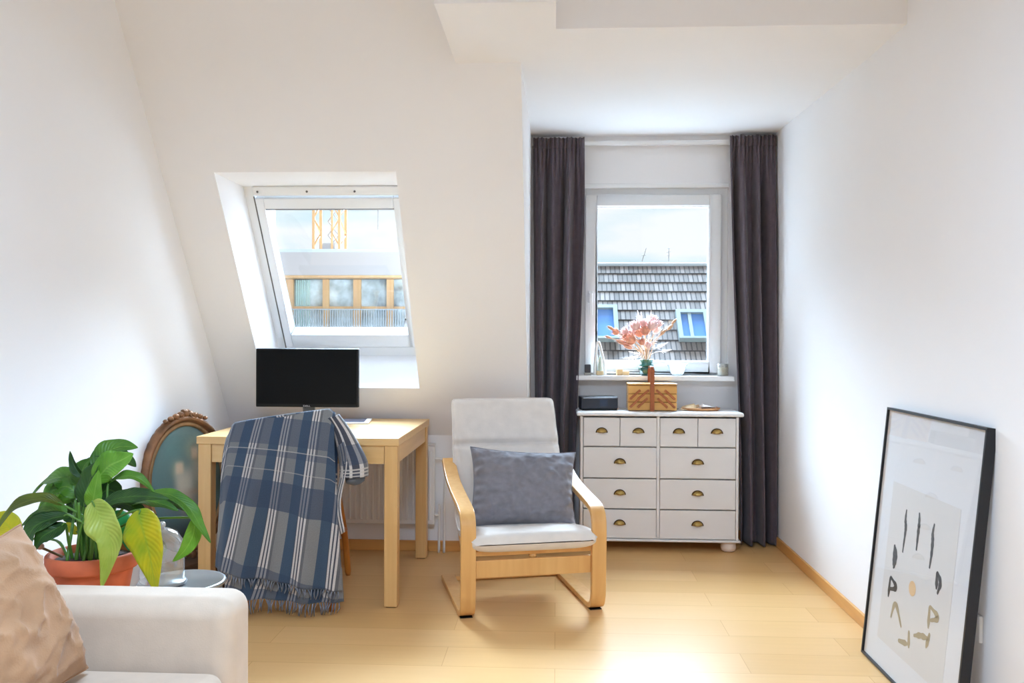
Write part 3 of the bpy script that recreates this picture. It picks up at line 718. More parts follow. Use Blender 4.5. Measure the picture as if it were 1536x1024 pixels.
m = MB().grid(lambda u, v: main_pt(.09+.91*u, .82+.18*v, .10, .055, .02)-T0, 60, 16, uvfn=lambda u, v: main_uv(.09+.91*u+.03, .62+.3*v, .1, .05)); m.build('under_fall', PLAID, t, solid=.004, off=0)
def back_pt(u, v):
    p = top_edge(u); k = 1-math.exp(-v*8)
    return Vector((p.x + .0*v, p.y + .055*k + .012*math.sin(9*u+2*v), lerp(p.z, .52, v) + .012*(1-k)))
m = MB().grid(lambda u, v: back_pt(u, v)-T0, 40, 24, uvfn=lambda u, v: (.475*u-.092+1.27-SK*.3*v, 1.0-.3*v)); m.build('back_fall', PLAID, t, solid=.004, off=0)
# sleeve-like end that slides off the right of the chair back
def side_pt(u, v):
    # u round the roll, v down its length
    c = bez([(-.955, 3.60, .842), (-.92, 3.615, .78), (-.888, 3.62, .70), (-.868, 3.62, .635), (-.865, 3.615, .585)], 8)
    q = c[min(len(c)-1, int(round(v*(len(c)-1))))]
    a = 2*PI*u; r = .028+.030*sstep(0, .8, v)
    tgt = Vector((.35, .0, -1)).normalized(); sd = Vector((1, 0, .35)).normalized()
    return q + sd*(r*1.0*math.cos(a)) + Vector((0, 1, 0))*(r*.95*math.sin(a)) + tgt*(.018*math.cos(a)*v)
m = MB().grid(lambda u, v: side_pt(u, v)-T0, 28, 32, closed_u=True, uvfn=lambda u, v: (.05+.03*math.sin(2*PI*u), .50+.275*v)); m.build('side_end', PLAID, t, solid=.004, off=0)
def lump(u, v):
    a = 2*PI*u; b = PI*v; r = 1+.12*math.sin(3*a+4*b)
    return Vector((-.865 + .042*r*math.sin(b)*math.cos(a), 3.62+.045*r*math.sin(b)*math.sin(a), .575 + .03*math.cos(b)))
m = MB().grid(lambda u, v: lump(u, v)-T0, 18, 10, closed_u=True, uvfn=lambda u, v: (.06, .9)); m.build('rolled_end', PLAID, t)
def inner_edge(u, v):
    x = lerp(-.925, -.895, u)+.012*math.sin(7*v); return Vector((x, 3.575-.02*u+.01*math.sin(5*v), lerp(.72, .34, v)+.02*u))
m = MB().grid(lambda u, v: inner_edge(u, v)-T0, 6, 20, uvfn=lambda u, v: (1.27+.03*u, .3+.3*v)); m.build('right_edge', PLAID, t, solid=.004, off=0)
def fringe(fnp, n, ln, nm):
    m = MB()
    for k in range(n):
        u = (k+.5)/n; p = fnp(u); q = p + Vector((rnd.uniform(-.012, .012), rnd.uniform(-.006, .006), -ln*rnd.uniform(.75, 1.1)))
        q.z = max(q.z, .006); md = p.lerp(q, .5) + Vector((rnd.uniform(-.006, .006), 0, 0))
        m.tube([p-T0, md-T0, q-T0], [.0028, .0034, .0016], 5)
    m.build(nm, FRINGE, t)
fringe(lambda u: main_pt(.02+.96*u, 1, .215, .105), 46, .04, 'fringe'); fringe(lambda u: main_pt(.1+.88*u, 1, .10, .055, .02), 42, .055, 'fringe')
# ------------------------------------------------------------------ bentwood armchair
A_PO = math.radians(15)
CH0 = Vector((-.089, 3.612, 0))
t = thing('armchair', 'bent birch cantilever armchair with white cushion between desk and dresser', 'armchair', CH0, A_PO)
HWD = .285
for s in (-1, 1):
    x = s*HWD
    path = bez([(x, .62, .013), (x, .35, .013), (x, .09, .013)], 5) + bez([(x, .055, .015), (x, .02, .032), (x, .004, .07), (x, 0, .12), (x, -.004, .25), (x, -.006, .35), (x, .002, .405), (x, .03, .437), (x, .08, .452), (x, .20, .468), (x, .34, .488), (x, .46, .515), (x, .55, .553), (x, .60, .59)], 5)
    lth = MB().strip(path, .064, .024, (1, 0, 0)).build('side_frame', BENT, t, bevel=.003)
    B(x-.026, x+.026, .03, .075, 0, .003).build('floor_pad', BLACKP, lth)
    # rear support that carries the arm's end on the back frame
    MB().strip(bez([(s*.250, .30, .20), (s*.250, .44, .30), (s*.250, .52, .42), (s*.250, .60, .585)], 6), .03, .02, (1, 0, 0)).build('arm_support', BENT, t, bevel=.002)
    sp_ = bez([(s*.232, .03, .285), (s*.232, .22, .262), (s*.232, .38, .245), (s*.232, .47, .285), (s*.232, .54, .42), (s*.232, .615, .62), (s*.232, .70, .83)], 7)
    MB().strip(sp_, .05, .018, (1, 0, 0)).build('seat_rail', BENT, t, bevel=.003)
B(-HWD+.033, HWD-.033, .0, .02, .172, .246).build('front_stretcher', BENT, t, bevel=.003)
B(-HWD+.033, HWD-.033, .575, .62, .0015, .024).build('floor_crossbar', BENT, t, bevel=.003)
B(-.255, .255, .01, .045, .262, .284).build('seat_crossbar', BENT, t, bevel=.003)
B(-.205, .205, .62, .64, .60, .66).build('back_slat', BENT, t, bevel=.003)
MB().lathe([(.02, .25), (.026, .262), (.026, .283), (.0, .285)], (.20, .12, 0), 16).build('seat_cap', mat('cap_white', (226, 218, 206), .5), t)
MB().lathe([(.0, .246), (.018, .246), (.018, .262), (.0, .262)], (0, .03, 0), 14).build('mount_block', BENT, t)
# cushion: one long quilted pad from the front lip to the head rest
cpath = bez([(0, -.035, .318), (0, .06, .325), (0, .20, .305), (0, .36, .292), (0, .465, .335), (0, .535, .46), (0, .60, .62), (0, .655, .76), (0, .70, .875)], 9)
NP = len(cpath)
cl = [0]
for i in range(1, NP): cl.append(cl[-1]+(cpath[i]-cpath[i-1]).length)
def cpos(v):
    d = v*cl[-1]
    for i in range(1, NP):
        if cl[i] >= d-1e-9:
            k = (d-cl[i-1])/(cl[i]-cl[i-1]); p = cpath[i-1].lerp(cpath[i], k)
            a = cpath[max(i-2, 0)]; b = cpath[min(i+1, NP-1)]; tg = (b-a).normalized(); return p, Vector((0, -tg.z, tg.y)) if False else Vector((0, -tg.z, tg.y))
    return cpath[-1], Vector((0, -1, 0))
def cushion(u, v):
    p, n = cpos(v)
    w = .272 if v < .5 else lerp(.272, .258, (v-.5)*2)
    endr = min(1, (1-abs(2*v-1))/.055); er = math.sqrt(max(0, 1-(1-endr)**2))
    a = 2*PI*u; ca, sa = math.cos(a), math.sin(a)
    ex = .22
    x = math.copysign(abs(ca)**ex, ca)*(w-.018*(1-er)); h = math.copysign(abs(sa)**.55, sa)
    seam = math.exp(-((v-.785)/.010)**2)
    crown = 1-.25*abs(math.copysign(abs(ca)**ex, ca))**6
    th = .040*er*crown*(1-.8*seam) + .002
    wr = .0025*math.sin(23*x*10+30*v)*math.exp(-((v-.75)/.07)**2) + .002*math.sin(60*v+14*x*6)*(1 if abs(ca) > .8 else .4)
    return Vector((x, 0, 0)) + p + n*(h*th + wr*(1 if sa > 0 else 0))
cu_ = MB().grid(cushion, 56, 120, closed_u=True).build('seat_cushion', CANVAS, t)
def pipe(sgn):
    pts = []
    for k in range(90):
        v = .01+.98*k/89; q = cushion(0.03 if sgn > 0 else .47, v); pts.append(q+Vector((sgn*.001, 0, 0)))
    return pts
for sgn in (1, -1): MB().tube(pipe(sgn), .0035, 6).build('piping', CANVAS, cu_)
MB().tube([cushion(.03+.44*k/30, .992) for k in range(31)], .0035, 6).build('piping', CANVAS, cu_)

# loose cushion helper
def pillow(name, label, cat, m, c, w, h, th, R, group=None, seed=1, pinch=.07, wr=.004, crease=.01, gath=1.0):
    c = Vector(c); r = random.Random(seed); ph = [r.uniform(0, 6.28) for _ in range(8)]
    o = thing(name, label, cat, c, 0, group)
    def surf(sgn):
        def fn(u, v):
            a, b = 2*u-1, 2*v-1
            px = 1-pinch*(1-abs(b)**2.2)*abs(a)**3; pz = 1-pinch*(1-abs(a)**2.2)*abs(b)**3
            e = (1-abs(a)**3.0)*(1-abs(b)**3.0); d = th/2*max(0, e)**.55
            cr_ = 1-.0*abs(a*b)
            q = wr*(math.sin(7*a+3*b+ph[0])*.5+math.sin(13*b-5*a+ph[1])*.35)*(1-e*.4)*min(1, e*6)
            rd = 1-abs(noise.noise(Vector((a*2.6+ph[4], b*1.7+sgn*3, ph[5]))))*2.2
            rd2 = 1-abs(noise.noise(Vector((a*4.2+b*2+ph[6], b*5.2-a, ph[7]))))*2.4
            q += crease*(max(0, rd)**3*.9 + max(0, rd2)**3*.6 - .5)*min(1, e*5)
            # gathers running in from the side seams
            q += gath*(wr*1.2*math.sin(26*b+ph[2])*abs(a)**5*min(1, e*8) + wr*1.0*math.sin(24*a+ph[3])*abs(b)**6*min(1, e*8))
            return R @ Vector((a*w/2*px, -sgn*(d+q), b*h/2*pz))
        return fn
    f = MB(); f.grid(surf(1), 64, 48); f.build('front_cover', m, o)
    g = MB(); g.grid(surf(-1), 64, 48); g.build('back_cover', m, o)
    ed = []
    for k in range(40): ed.append(surf(1)(k/40, 0))
    for k in range(30): ed.append(surf(1)(1, k/30))
    for k in range(40): ed.append(surf(1)(1-k/40, 1))
    for k in range(31): ed.append(surf(1)(0, 1-k/30))
    MB().tube(ed, .003, 6).build('seam', m, o)
    return o
Rp = Euler((math.radians(-20), 0, A_PO)).to_matrix() @ Matrix.Rotation(math.radians(4.5), 3, 'Y')
pillow('cushion', 'grey linen cushion leaning on the armchair backrest', 'cushion', GREYCLOTH, at(785, 732, 3.90), .50, .36, .19, Rp, None, 5, .085, .009, .012)

# ------------------------------------------------------------------ sofa
SX0, SX1 = -1.57, -.735
t = thing('sofa', 'light beige sofa with rounded armrest at the lower left', 'sofa', (-1.2, 1.1, 0))
def sb(x0, x1, y0, y1, z0, z1): return B(x0+1.2, x1+1.2, y0-1.1, y1-1.1, z0, z1)
def soft(nm, a, bv=.035, m=SOFA): return sb(*a).build(nm, m, t, bevel=bv, seg=6)
soft('armrest', (SX0, SX1, 1.895, 2.04, .06, .578), .045); soft('armrest', (SX0, SX1, .16, .30, .06, .578), .045)
soft('base', (SX0+.02, SX1-.01, .302, 1.893, .07, .27), .02)
soft('backrest', (SX0, SX0+.2, .302, 1.893, .272, .80), .05)
soft('seat_cushion', (SX0+.205, SX1-.005, 1.1, 1.888, .272, .428), .035); soft('seat_cushion', (SX0+.205, SX1-.005, .305, 1.095, .272, .428), .035)
for x in (SX0+.08, SX1-.08):
    for y in (.23, 1.965): MB().lathe([(.018, 0), (.025, .06)], (x+1.2, y-1.1, 0), 14).build('leg', AMBER, t)
ez_ = Vector((-.40, -.06, .91)).normalized(); ex_ = (Vector((.12, .99, 0)) - ez_*Vector((.12, .99, 0)).dot(ez_)).normalized(); ey_ = ez_.cross(ex_)
Rs = Matrix((ex_, ey_, ez_)).transposed()
pillow('cushion', 'tan cushion slumped on the beige sofa in the corner of the photo', 'cushion', TAN, (-1.12, 1.60, .585), .44, .35, .18, Rs, None, 9, .08, .006, .011, .2)

# ------------------------------------------------------------------ oval picture
phi = math.radians(28); PW, PH = .485, .80
P0 = Vector((-1.775, 3.60, 0)); dxy = Vector((math.sin(phi), math.cos(phi), 0))
pc = P0 + dxy*(PW/2)
t = thing('picture', 'oval devotional picture in a gilded carved frame leaning in the corner behind the desk', 'picture', (pc.x, pc.y, 0), PI/2-phi)
tilt = Matrix.Rotation(math.radians(-5), 3, 'X')
def pp(x, z, d=0): return tilt @ Vector((x, d, z)) + Vector((0, .0, .004))
ca, cb, zc = PW/2-.045, .268, .505
def ring(rin, prof, m, nm, par):
    mm = MB()
    def fn(u, v):
        a = 2*PI*u; k = v*(len(prof)-1); i = min(int(k), len(prof)-2); f = k-i
        o = lerp(prof[i][0], prof[i+1][0], f); d = lerp(prof[i][1], prof[i+1][1], f)
        o2 = o*(1+.03*math.sin(44*a)*(1 if .02 < o < .05 else 0))
        return pp((ca+o2)*math.cos(a), zc+(cb+o2*1.05)*math.sin(a), d)
    mm.grid(fn, 120, len(prof)-1, closed_u=True); return mm.build(nm, m, par)
ring(0, [(-.006, .0), (-.006, -.016), (0, -.022), (.008, -.018), (.012, -.016)], GILTL, 'inner_moulding', t)
ring(0, [(.012, .0), (.012, -.017), (.018, -.03), (.027, -.036), (.036, -.03), (.041, -.018), (.045, -.014), (.046, .0), (.012, 0)], GILT, 'frame', t)
for zz, sg, nm in ((zc+cb+.040, 1, 'carved_crest'), (zc-cb-.042, -1, 'carved_foot')):
    m = MB()
    for (x, dz, r) in ((0, .022, .022), (-.026, .012, .018), (.026, .012, .018), (-.052, .0, .017), (.052, 0, .017), (-.08, -.012, .014), (.08, -.012, .014), (-.012, .038, .010), (.012, .038, .010), (-.108, -.028, .011), (.108, -.028, .011)):
        if sg < 0 and (dz > .03 or abs(x) > .06): continue
        m.ball(pp(x, zz+sg*dz*.6, -.022), r, .014, r*.85, 10, 7)
    if sg > 0:
        for s in (-1, 1):
            m.tube([pp(s*(.02+.03*k/12*1.0+.012*math.cos(k*.6)), zz+.012*math.sin(k*.6), -.03) for k in range(13)], .005, 6)
    m.build(nm, GILT, t)
zbot = zc-cb-.042-.017-.016
o = thing('crate', 'low dark wooden box carrying the oval picture behind the plant', 'box', (pc.x, pc.y+.0, 0), PI/2-phi)
B(-.15, .15, -.07, .05, 0, zbot-.012).build('box_body', wood('dark_box', (96, 66, 44), (76, 50, 32), 0, .6), o, bevel=.004); B(-.155, .155, -.075, .055, zbot-.012, zbot).build('lid', wood('dark_lid', (104, 72, 48), (84, 56, 36), 0, .6), o, bevel=.003)
def pcol(x, y):      # x,y in -1..1 inside the oval: soft generic painting
    r = random.Random(int((x+2)*90)*997+int((y+2)*90))
    bgc = Vector((.105, .215, .235)).lerp(Vector((.165, .27, .27)), sstep(-.4, .9, y)); bgc = bgc.lerp(Vector((.03, .035, .035)), sstep(-.25, -.85, y) if False else (1-sstep(-.95, -.35, y))*.9)
    c = bgc
    def blob(cx, cy, rx, ry, col, k=1.0, p=2):
        nonlocal c
        d = (abs((x-cx)/rx)**p + abs((y-cy)/ry)**p); c = c.lerp(Vector(col), k*math.exp(-d*1.2))
    blob(-.35, .62, .4, .3, (.16, .34, .36), .6)
    blob(.27, .54, .26, .22, (.42, .48, .36), .85); blob(-.20, .26, .17, .14, (.44, .5, .36), .9)
    blob(.42, .06, .30, .52, (.30, .34, .29), .95, 4); blob(.38, .22, .2, .28, (.52, .55, .46), .8, 3)
    blob(.28, .52, .13, .14, (.12, .13, .10), .9, 3); blob(.26, .50, .11, .115, (.66, .56, .42), 1, 4)
    blob(-.06, -.06, .27, .33, (.62, .6, .5), 1, 4); blob(.0, -.36, .26, .2, (.36, .30, .24), .7, 3)
    blob(-.18, .27, .115, .105, (.74, .62, .46), 1, 4); blob(.18, -.16, .22, .07, (.44, .35, .26), .8, 2)
    blob(-.45, -.35, .25, .22, (.12, .17, .22), .6); blob(.05, -.95, .9, .28, (.02, .025, .025), .8)
    n = 1+.06*(r.random()-.5)
    return (c.x*n, c.y*n, c.z*n, 1)
m = MB()
def pf(u, v):
    a = 2*PI*u; return pp(ca*v*math.cos(a), zc+cb*v*math.sin(a), -.006)
m.grid(pf, 90, 46, closed_u=True, colfn=lambda u, v: pcol(v*math.cos(2*PI*u), v*math.sin(2*PI*u)))
m.build('painting', vcol_mat('oil_painting', .45, .2), t)
MB().grid(lambda u, v: pp((ca+.04)*v*math.cos(2*PI*u), zc+(cb+.04)*v*math.sin(2*PI*u), .002), 60, 3, closed_u=True).build('backing', mat('backing_board', (120, 90, 60), .9), t, solid=.003)

# ------------------------------------------------------------------ stools, bell jar, plant
st = Vector((-1.19, 2.655, 0))
t = thing('stool', 'round zinc-topped stool between the sofa and the desk', 'stool', st)
MB().lathe([(0, .388), (.128, .388), (.134, .392), (.136, .397), (.134, .402), (.126, .4035), (.122, .4015), (0, .4005)], (0, 0, 0), 40).build('seat', SILVER, t)
MB().lathe([(.116, .355), (.122, .36), (.124, .3875), (.112, .3875)], (0, 0, 0), 40, close=False).build('rim', SILVER, t, solid=.002)
for k in range(4):
    a = PI/4+k*PI/2; MB().tube([(.105*math.cos(a), .105*math.sin(a), .386), (.14*math.cos(a), .14*math.sin(a), 0)], .011, 10).build('leg', SILVER, t)
MB().tube([(.129*math.cos(2*PI*k/30), .129*math.sin(2*PI*k/30), .13) for k in range(31)], .006, 8, False).build('foot_ring', SILVER, t)
bj = Vector((-1.238, 2.62, .4015))
t = thing('bell_jar', 'clear glass bell jar with knob on the zinc stool behind the yellow leaf', 'bell jar', bj)
MB().lathe([(.066, .012), (.067, .10), (.062, .135), (.045, .162), (.02, .175), (0, .178)], (0, 0, 0), 32, close=False).build('dome', solid_glass('bell_glass', (242, 244, 244), .16, .14), t)
MB().ball((0, 0, .186), .011, .011, .011, 12, 8).build('knob', solid_glass('knob_glass', (230, 226, 222), .4, .15), t)
MB().lathe([(0, 0), (.072, 0), (.074, .006), (.07, .012), (0, .012)], (0, 0, 0), 32).build('base', SILVER, t)
PX, PY, PZ = at(134, 843, 2.38).x, 2.40, .372
t = thing('plant_stool', 'small wooden plant stool hidden behind the sofa arm', 'stool', (PX, PY, 0))
MB().lathe([(0, .35), (.13, .35), (.135, .36), (.13, .37), (0, .37)], (0, 0, 0), 32).build('seat', AMBER, t)
for k in range(3):
    a = PI/2+k*2*PI/3; MB().tube([(.09*math.cos(a), .09*math.sin(a), .352), (.125*math.cos(a), .125*math.sin(a), 0)], [.014, .010], 10).build('leg', AMBER, t)
gv = Vector((at(182, 800, 2.60).x, 2.60, .4025))
gv = Vector((-1.345, 2.72, .4)); 
# green glass vase stands on the stool's far side
gb = st + Vector((-.10, .085, .4025)); 
po = Vector((PX, PY, PZ))
t = thing('potted_plant', 'peace lily with yellowing leaves in a terracotta pot behind the sofa arm', 'plant', po)
MB().lathe([(0, 0), (.084, 0), (.108, .135), (.108, .14), (.121, .141), (.125, .147), (.125, .182), (.121, .186), (.113, .186), (.108, .165), (.106, .16)], (0, 0, 0), 44, close=False).build('pot', TERRA, t)
MB().lathe([(0, .172), (.08, .170), (.110, .164)], (0, 0, 0), 32, close=False).build('soil', SOIL, t)
def leafmat(n, c1, c2, c3=None):
    m, nt, b = newmat(n)
    tc = nt.nodes.new('ShaderNodeTexCoord'); ns = nt.nodes.new('ShaderNodeTexNoise'); ns.inputs['Scale'].default_value = 14; ns.inputs['Detail'].default_value = 3
    nt.links.new(tc.outputs['Object'], ns.inputs['Vector'])
    r = nt.nodes.new('ShaderNodeValToRGB'); r.color_ramp.elements[0].position = .35; r.color_ramp.elements[1].position = .65
    r.color_ramp.elements[0].color = lin(c1); r.color_ramp.elements[1].color = lin(c2)
    nt.links.new(ns.outputs['Fac'], r.inputs['Fac'])
    uv = nt.nodes.new('ShaderNodeUVMap'); uv.uv_map = 'UVMap'; sp = nt.nodes.new('ShaderNodeSeparateXYZ'); nt.links.new(uv.outputs['UV'], sp.inputs[0])
    # side veins and midrib from the leaf's own coordinates
    wv = nt.nodes.new('ShaderNodeMath'); wv.operation = 'ABSOLUTE'; nt.links.new(sp.outputs[0], wv.inputs[0])
    ad = nt.nodes.new('ShaderNodeMath'); ad.operation = 'MULTIPLY_ADD'; ad.inputs[1].default_value = -.22; nt.links.new(wv.outputs[0], ad.inputs[0]); nt.links.new(sp.outputs[1], ad.inputs[2])
    sn = nt.nodes.new('ShaderNodeMath'); sn.operation = 'SINE'; ml = nt.nodes.new('ShaderNodeMath'); ml.operation = 'MULTIPLY'; ml.inputs[1].default_value = 95
    nt.links.new(ad.outputs[0], ml.inputs[0]); nt.links.new(ml.outputs[0], sn.inputs[0])
    mr = nt.nodes.new('ShaderNodeMapRange'); mr.inputs['From Max'].default_value = .10; mr.inputs['To Min'].default_value = .55; mr.inputs['To Max'].default_value = 0; nt.links.new(wv.outputs[0], mr.inputs['Value'])
    mx = nt.nodes.new('ShaderNodeMix'); mx.data_type = 'RGBA'; nt.links.new(mr.outputs[0], mx.inputs['Factor']); nt.links.new(r.outputs['Color'], mx.inputs['A']); mx.inputs['B'].default_value = lin(c3 or c2)
    bp = nt.nodes.new('ShaderNodeBump'); bp.inputs['Strength'].default_value = .25; bp.inputs['Distance'].default_value = .002; nt.links.new(sn.outputs[0], bp.inputs['Height'])
    nt.links.new(mx.outputs['Result'], b.inputs['Base Color']); nt.links.new(bp.outputs['Normal'], b.inputs['Normal'])
    b.inputs['Roughness'].default_value = .42
    nt.nodes.remove(nt.nodes['Material Output']) if False else None
    tr = nt.nodes.new('ShaderNodeBsdfTranslucent'); nt.links.new(mx.outputs['Result'], tr.inputs['Color'])
    ms = nt.nodes.new('ShaderNodeMixShader'); ms.inputs['Fac'].default_value = .3
    out = nt.nodes['Material Output']; nt.links.new(b.outputs[0], ms.inputs[1]); nt.links.new(tr.outputs[0], ms.inputs[2]); nt.links.new(ms.outputs[0], out.inputs['Surface'])
    return m
LD = leafmat('leaf_dark', (34, 70, 26), (58, 100, 34), (90, 134, 54)); LM = leafmat('leaf_green', (62, 112, 30), (96, 146, 44), (128, 170, 70))
LB = leafmat('leaf_bright', (92, 150, 40), (128, 178, 62), (160, 200, 90)); LO = leafmat('leaf_olive', (84, 96, 26), (112, 126, 40), (130, 140, 60))
LY = leafmat('leaf_yellow', (188, 190, 30), (214, 196, 38), (180, 190, 40)); LPG = leafmat('leaf_pale', (158, 178, 62), (186, 198, 92), (170, 190, 80)); LYG = leafmat('leaf_yellowgreen', (150, 170, 34), (206, 190, 30), (140, 170, 50))
STEMG = mat('green_petiole', (86, 128, 46), .5, var=.1, scale=12)
def leaf(pts, w, m, N=(0, -.5, 1), fold=.25, wave=.1, label=None, stem=True, peak=.42):
    w *= 1.16
    """pts: (px, py, depth) along the midrib from blade base to tip"""
    P = [at(a, b, 2.40+d)-po for a, b, d in pts]
    C = bez(P, 8); n = len(C); N = Vector(N).normalized(); sd = rnd.uniform(0, 6)
    m_ = MB()
    def fn(u, v):
        k = v*(n-1); i = min(int(k), n-2); c = C[i].lerp(C[i+1], k-i)
        tg = (C[min(i+2, n-1)]-C[max(i-1, 0)]).normalized(); s = tg.cross(N)
        s = s.normalized() if s.length > .05 else tg.orthogonal().normalized(); nn = s.cross(tg)
        q = v**(math.log(.5)/math.log(peak)); wd = w*max(0, math.sin(PI*min(1, q)))**.85*(1-.35*v*v) + .0004
        a = 2*u-1
        return c + s*(a*wd) + nn*(abs(a)**1.3*wd*fold + wave*wd*abs(a)*math.sin(9*v*2+sd+(2 if a > 0 else 0)))
    m_.grid(fn, 10, 30, uvfn=lambda u, v: (2*u-1, v))
    o = m_.build('leaf', m, t, solid=.0007)
    if label: o['label'] = label
    if stem:
        a = Vector((rnd.uniform(-.055, .055), rnd.uniform(-.05, .05), .166)); e = C[0]
        h_ = (e-a).length; mid = a.lerp(e, .5) + Vector((-(e.x-a.x)*.2, 0, .12*h_))
        MB().tube(bez([a, mid, e, C[min(3, n-1)]], 6), [.0045]*6+[.0035]*6+[.002]*7, 7).build('stem', STEMG, t)
    return o
leaf([(124, 715, .02), (113, 700, .02), (105, 676, .02)], .012, LD, (0, -1, .2), .9)
leaf([(140, 715, .05), (156, 684, .07), (178, 670, .09), (207, 671, .10)], .036, LM, (.1, -.7, .7), .2)
leaf([(143, 722, .0), (162, 700, -.01), (182, 690, -.01), (200, 680, .0)], .036, LB, (.35, -.9, .45), .25)
leaf([(126, 760, 0), (130, 735, 0), (140, 708, 0), (152, 690, .0)], .030, LD, (-.4, -1, .3), .4)
leaf([(138, 760, -.05), (142, 738, -.06), (148, 705, -.06)], .021, LB, (.3, -1, .1), .4)
leaf([(113, 742, .05), (98, 717, .06), (70, 722, .07), (41, 752, .08)], .040, LM, (-.1, -.45, 1), .22)
leaf([(108, 752, .09), (92, 735, .1), (72, 752, .11), (56, 778, .12)], .042, LB, (-.2, -1, .5), .15)
leaf([(95, 757, -.05), (66, 748, -.08), (32, 755, -.10), (8, 776, -.11), (-6, 800, -.11)], .022, LO, (0, -.6, 1), .3)
leaf([(104, 773, -.06), (76, 778, -.10), (50, 792, -.12), (40, 822, -.13), (43, 860, -.12)], .027, LD, (-.2, -.9, .7), .25)
leaf([(162, 725, .0), (185, 714, -.01), (210, 718, -.01), (232, 738, 0)], .018, LM, (0, -.55, 1), .3)
leaf([(150, 758, -.04), (178, 747, -.07), (215, 744, -.08), (254, 748, -.07)], .027, LD, (0, -.75, 1), .2)
leaf([(190, 756, .0), (216, 750, -.02), (244, 756, -.03), (268, 766, -.03)], .022, LM, (0, -.5, 1), .2)
leaf([(222, 738, .02), (256, 742, .0), (284, 762, -.01), (301, 790, -.01), (316, 814, -.01)], .020, LM, (.2, -.5, 1), .3)
leaf([(292, 776, .02), (290, 800, .02), (278, 824, .02), (259, 842, .02)], .021, LB, (.5, -1, .1), .3, .08)
leaf([(207, 764, -.10), (213, 790, -.12), (224, 830, -.13), (234, 888, -.13)], .052, LYG, (-.1, -1, .1), .12, .06, 'large yellow-green leaf hanging over the pot rim', True, .45)
leaf([(138, 752, -.13), (152, 780, -.16), (166, 815, -.17), (152, 882, -.17)], .040, LPG, (.1, -1, .15), .3, .12, 'pale green folded leaf hanging in front of the pot')
leaf([(26, 808, .05), (14, 790, .05), (0, 782, .05), (-16, 800, .05)], .034, LY, (.2, -1, .3), .1, .05, 'bright yellow leaf')
leaf([(118, 800, .03), (105, 790, .03), (92, 786, .03)], .012, LY, (0, -1, .3), .3)
leaf([(118, 782, .08), (112, 764, .09), (104, 748, .1)], .034, LD, (-.2, -1, .3), .3)
leaf([(150, 735, .08), (158, 748, .09), (168, 740, .1)], .024, LB, (.2, -1, .4), .2)
leaf([(165, 770, .07), (176, 782, .07), (190, 800, .07), (194, 826, .06)], .034, mat('leaf_emerald', (58, 158, 92), .4, var=.1, scale=20) , (.2, -1, .2), .15, .05, 'smooth emerald green leaf')
leaf([(160, 760, -.02), (190, 756, -.03), (214, 770, -.03), (236, 772, -.02)], .020, LD, (0, -.6, 1), .25)
leaf([(132, 730, .05), (128, 712, .06), (136, 696, .07), (150, 684, .07)], .028, LD, (0, -1, .4), .3)
leaf([(120, 745, .03), (102, 730, .03), (84, 735, .03), (66, 758, .02)], .034, LM, (-.1, -.7, 1), .25)
leaf([(140, 725, .06), (150, 700, .07), (168, 684, .07), (190, 690, .06), (204, 700, .05)], .034, LD, (.1, -.5, 1), .25)
leaf([(128, 735, .04), (122, 718, .04), (126, 700, .04), (136, 688, .04)], .03, LM, (-.3, -1, .3), .3)
leaf([(100, 770, -.02), (78, 764, -.03), (52, 776, -.04), (30, 790, -.04)], .026, LM, (0, -.7, 1), .25)
leaf([(148, 745, .02), (160, 735, .02), (172, 738, .02), (178, 752, .02)], .03, LD, (.2, -.9, .6), .2)
leaf([(175, 752, .06), (200, 742, .06), (230, 746, .05), (262, 756, .05), (285, 768, .05)], .024, LD, (.1, -.7, 1), .2)
leaf([(98, 785, -.09), (80, 795, -.12), (62, 806, -.13), (52, 826, -.13)], .026, LD, (-.1, -1, .5), .25)
# spent brown flower
q = [at(*p) - po for p in ((94, 835, 2.36), (76, 827, 2.34), (62, 821, 2.33))]
MB().tube(bez(q, 6), .0035, 7).build('flower_stalk', mat('brown_stalk', (120, 96, 60), .7), t)
MB().ball(at(60, 819, 2.33)-po, .013, .007, .010, 10, 7).build('spent_flower', mat('spent_pink', (196, 150, 130), .7), t)
for k in range(10):
    a = k*2.4; MB().tube(bez([(.03*math.cos(a), .03*math.sin(a), .166), (.04*math.cos(a), .04*math.sin(a), .25), (.06*math.cos(a)+.01, .05*math.sin(a), .335)], 5), [.005]*5+[.004]*6, 7).build('stem', STEMG, t)

# ------------------------------------------------------------------ framed print leaning on the right wall
a0 = Vector((1.158, 3.272, 0)); b0 = Vector((1.25, 3.267, .92))
ev = (b0-a0).normalized(); eh = Vector((0, -1, 0)); ev = (ev - eh*ev.dot(eh)).normalized(); en = ev.cross(eh)   # towards the wall or the room
if en.x > 0: en = -en
FWd, FHt = .745, .928
t = thing('framed_print', 'black framed exercise-figure print leaning against the right wall', 'framed print', a0)
def fpt(u, v, d=0): return eh*u + ev*v + en*d + Vector((0, 0, .003))
def fbox(m, u0, u1, v0, v1, d0, d1): return m.obox(fpt((u0+u1)/2, (v0+v1)/2, (d0+d1)/2), eh*((u1-u0)/2), ev*((v1-v0)/2), en*((d1-d0)/2))
m = MB(); fw = .0085
fbox(m, 0, fw, 0, FHt, -.026, .004); fbox(m, FWd-fw, FWd, 0, FHt, -.026, .004); fbox(m, fw, FWd-fw, 0, fw, -.026, .004); fbox(m, fw, FWd-fw, FHt-fw, FHt, -.026, .004)
m.build('frame', BLACKF, t)
m = MB(); fbox(m, fw, FWd-fw, fw, FHt-fw, -.024, -.004); m.build('mat_board', PAPERW, t)
m = MB(); fbox(m, .115, FWd-.115, .10, .668, -.0041, -.0032); m.build('print_sheet', PAPER2, t)
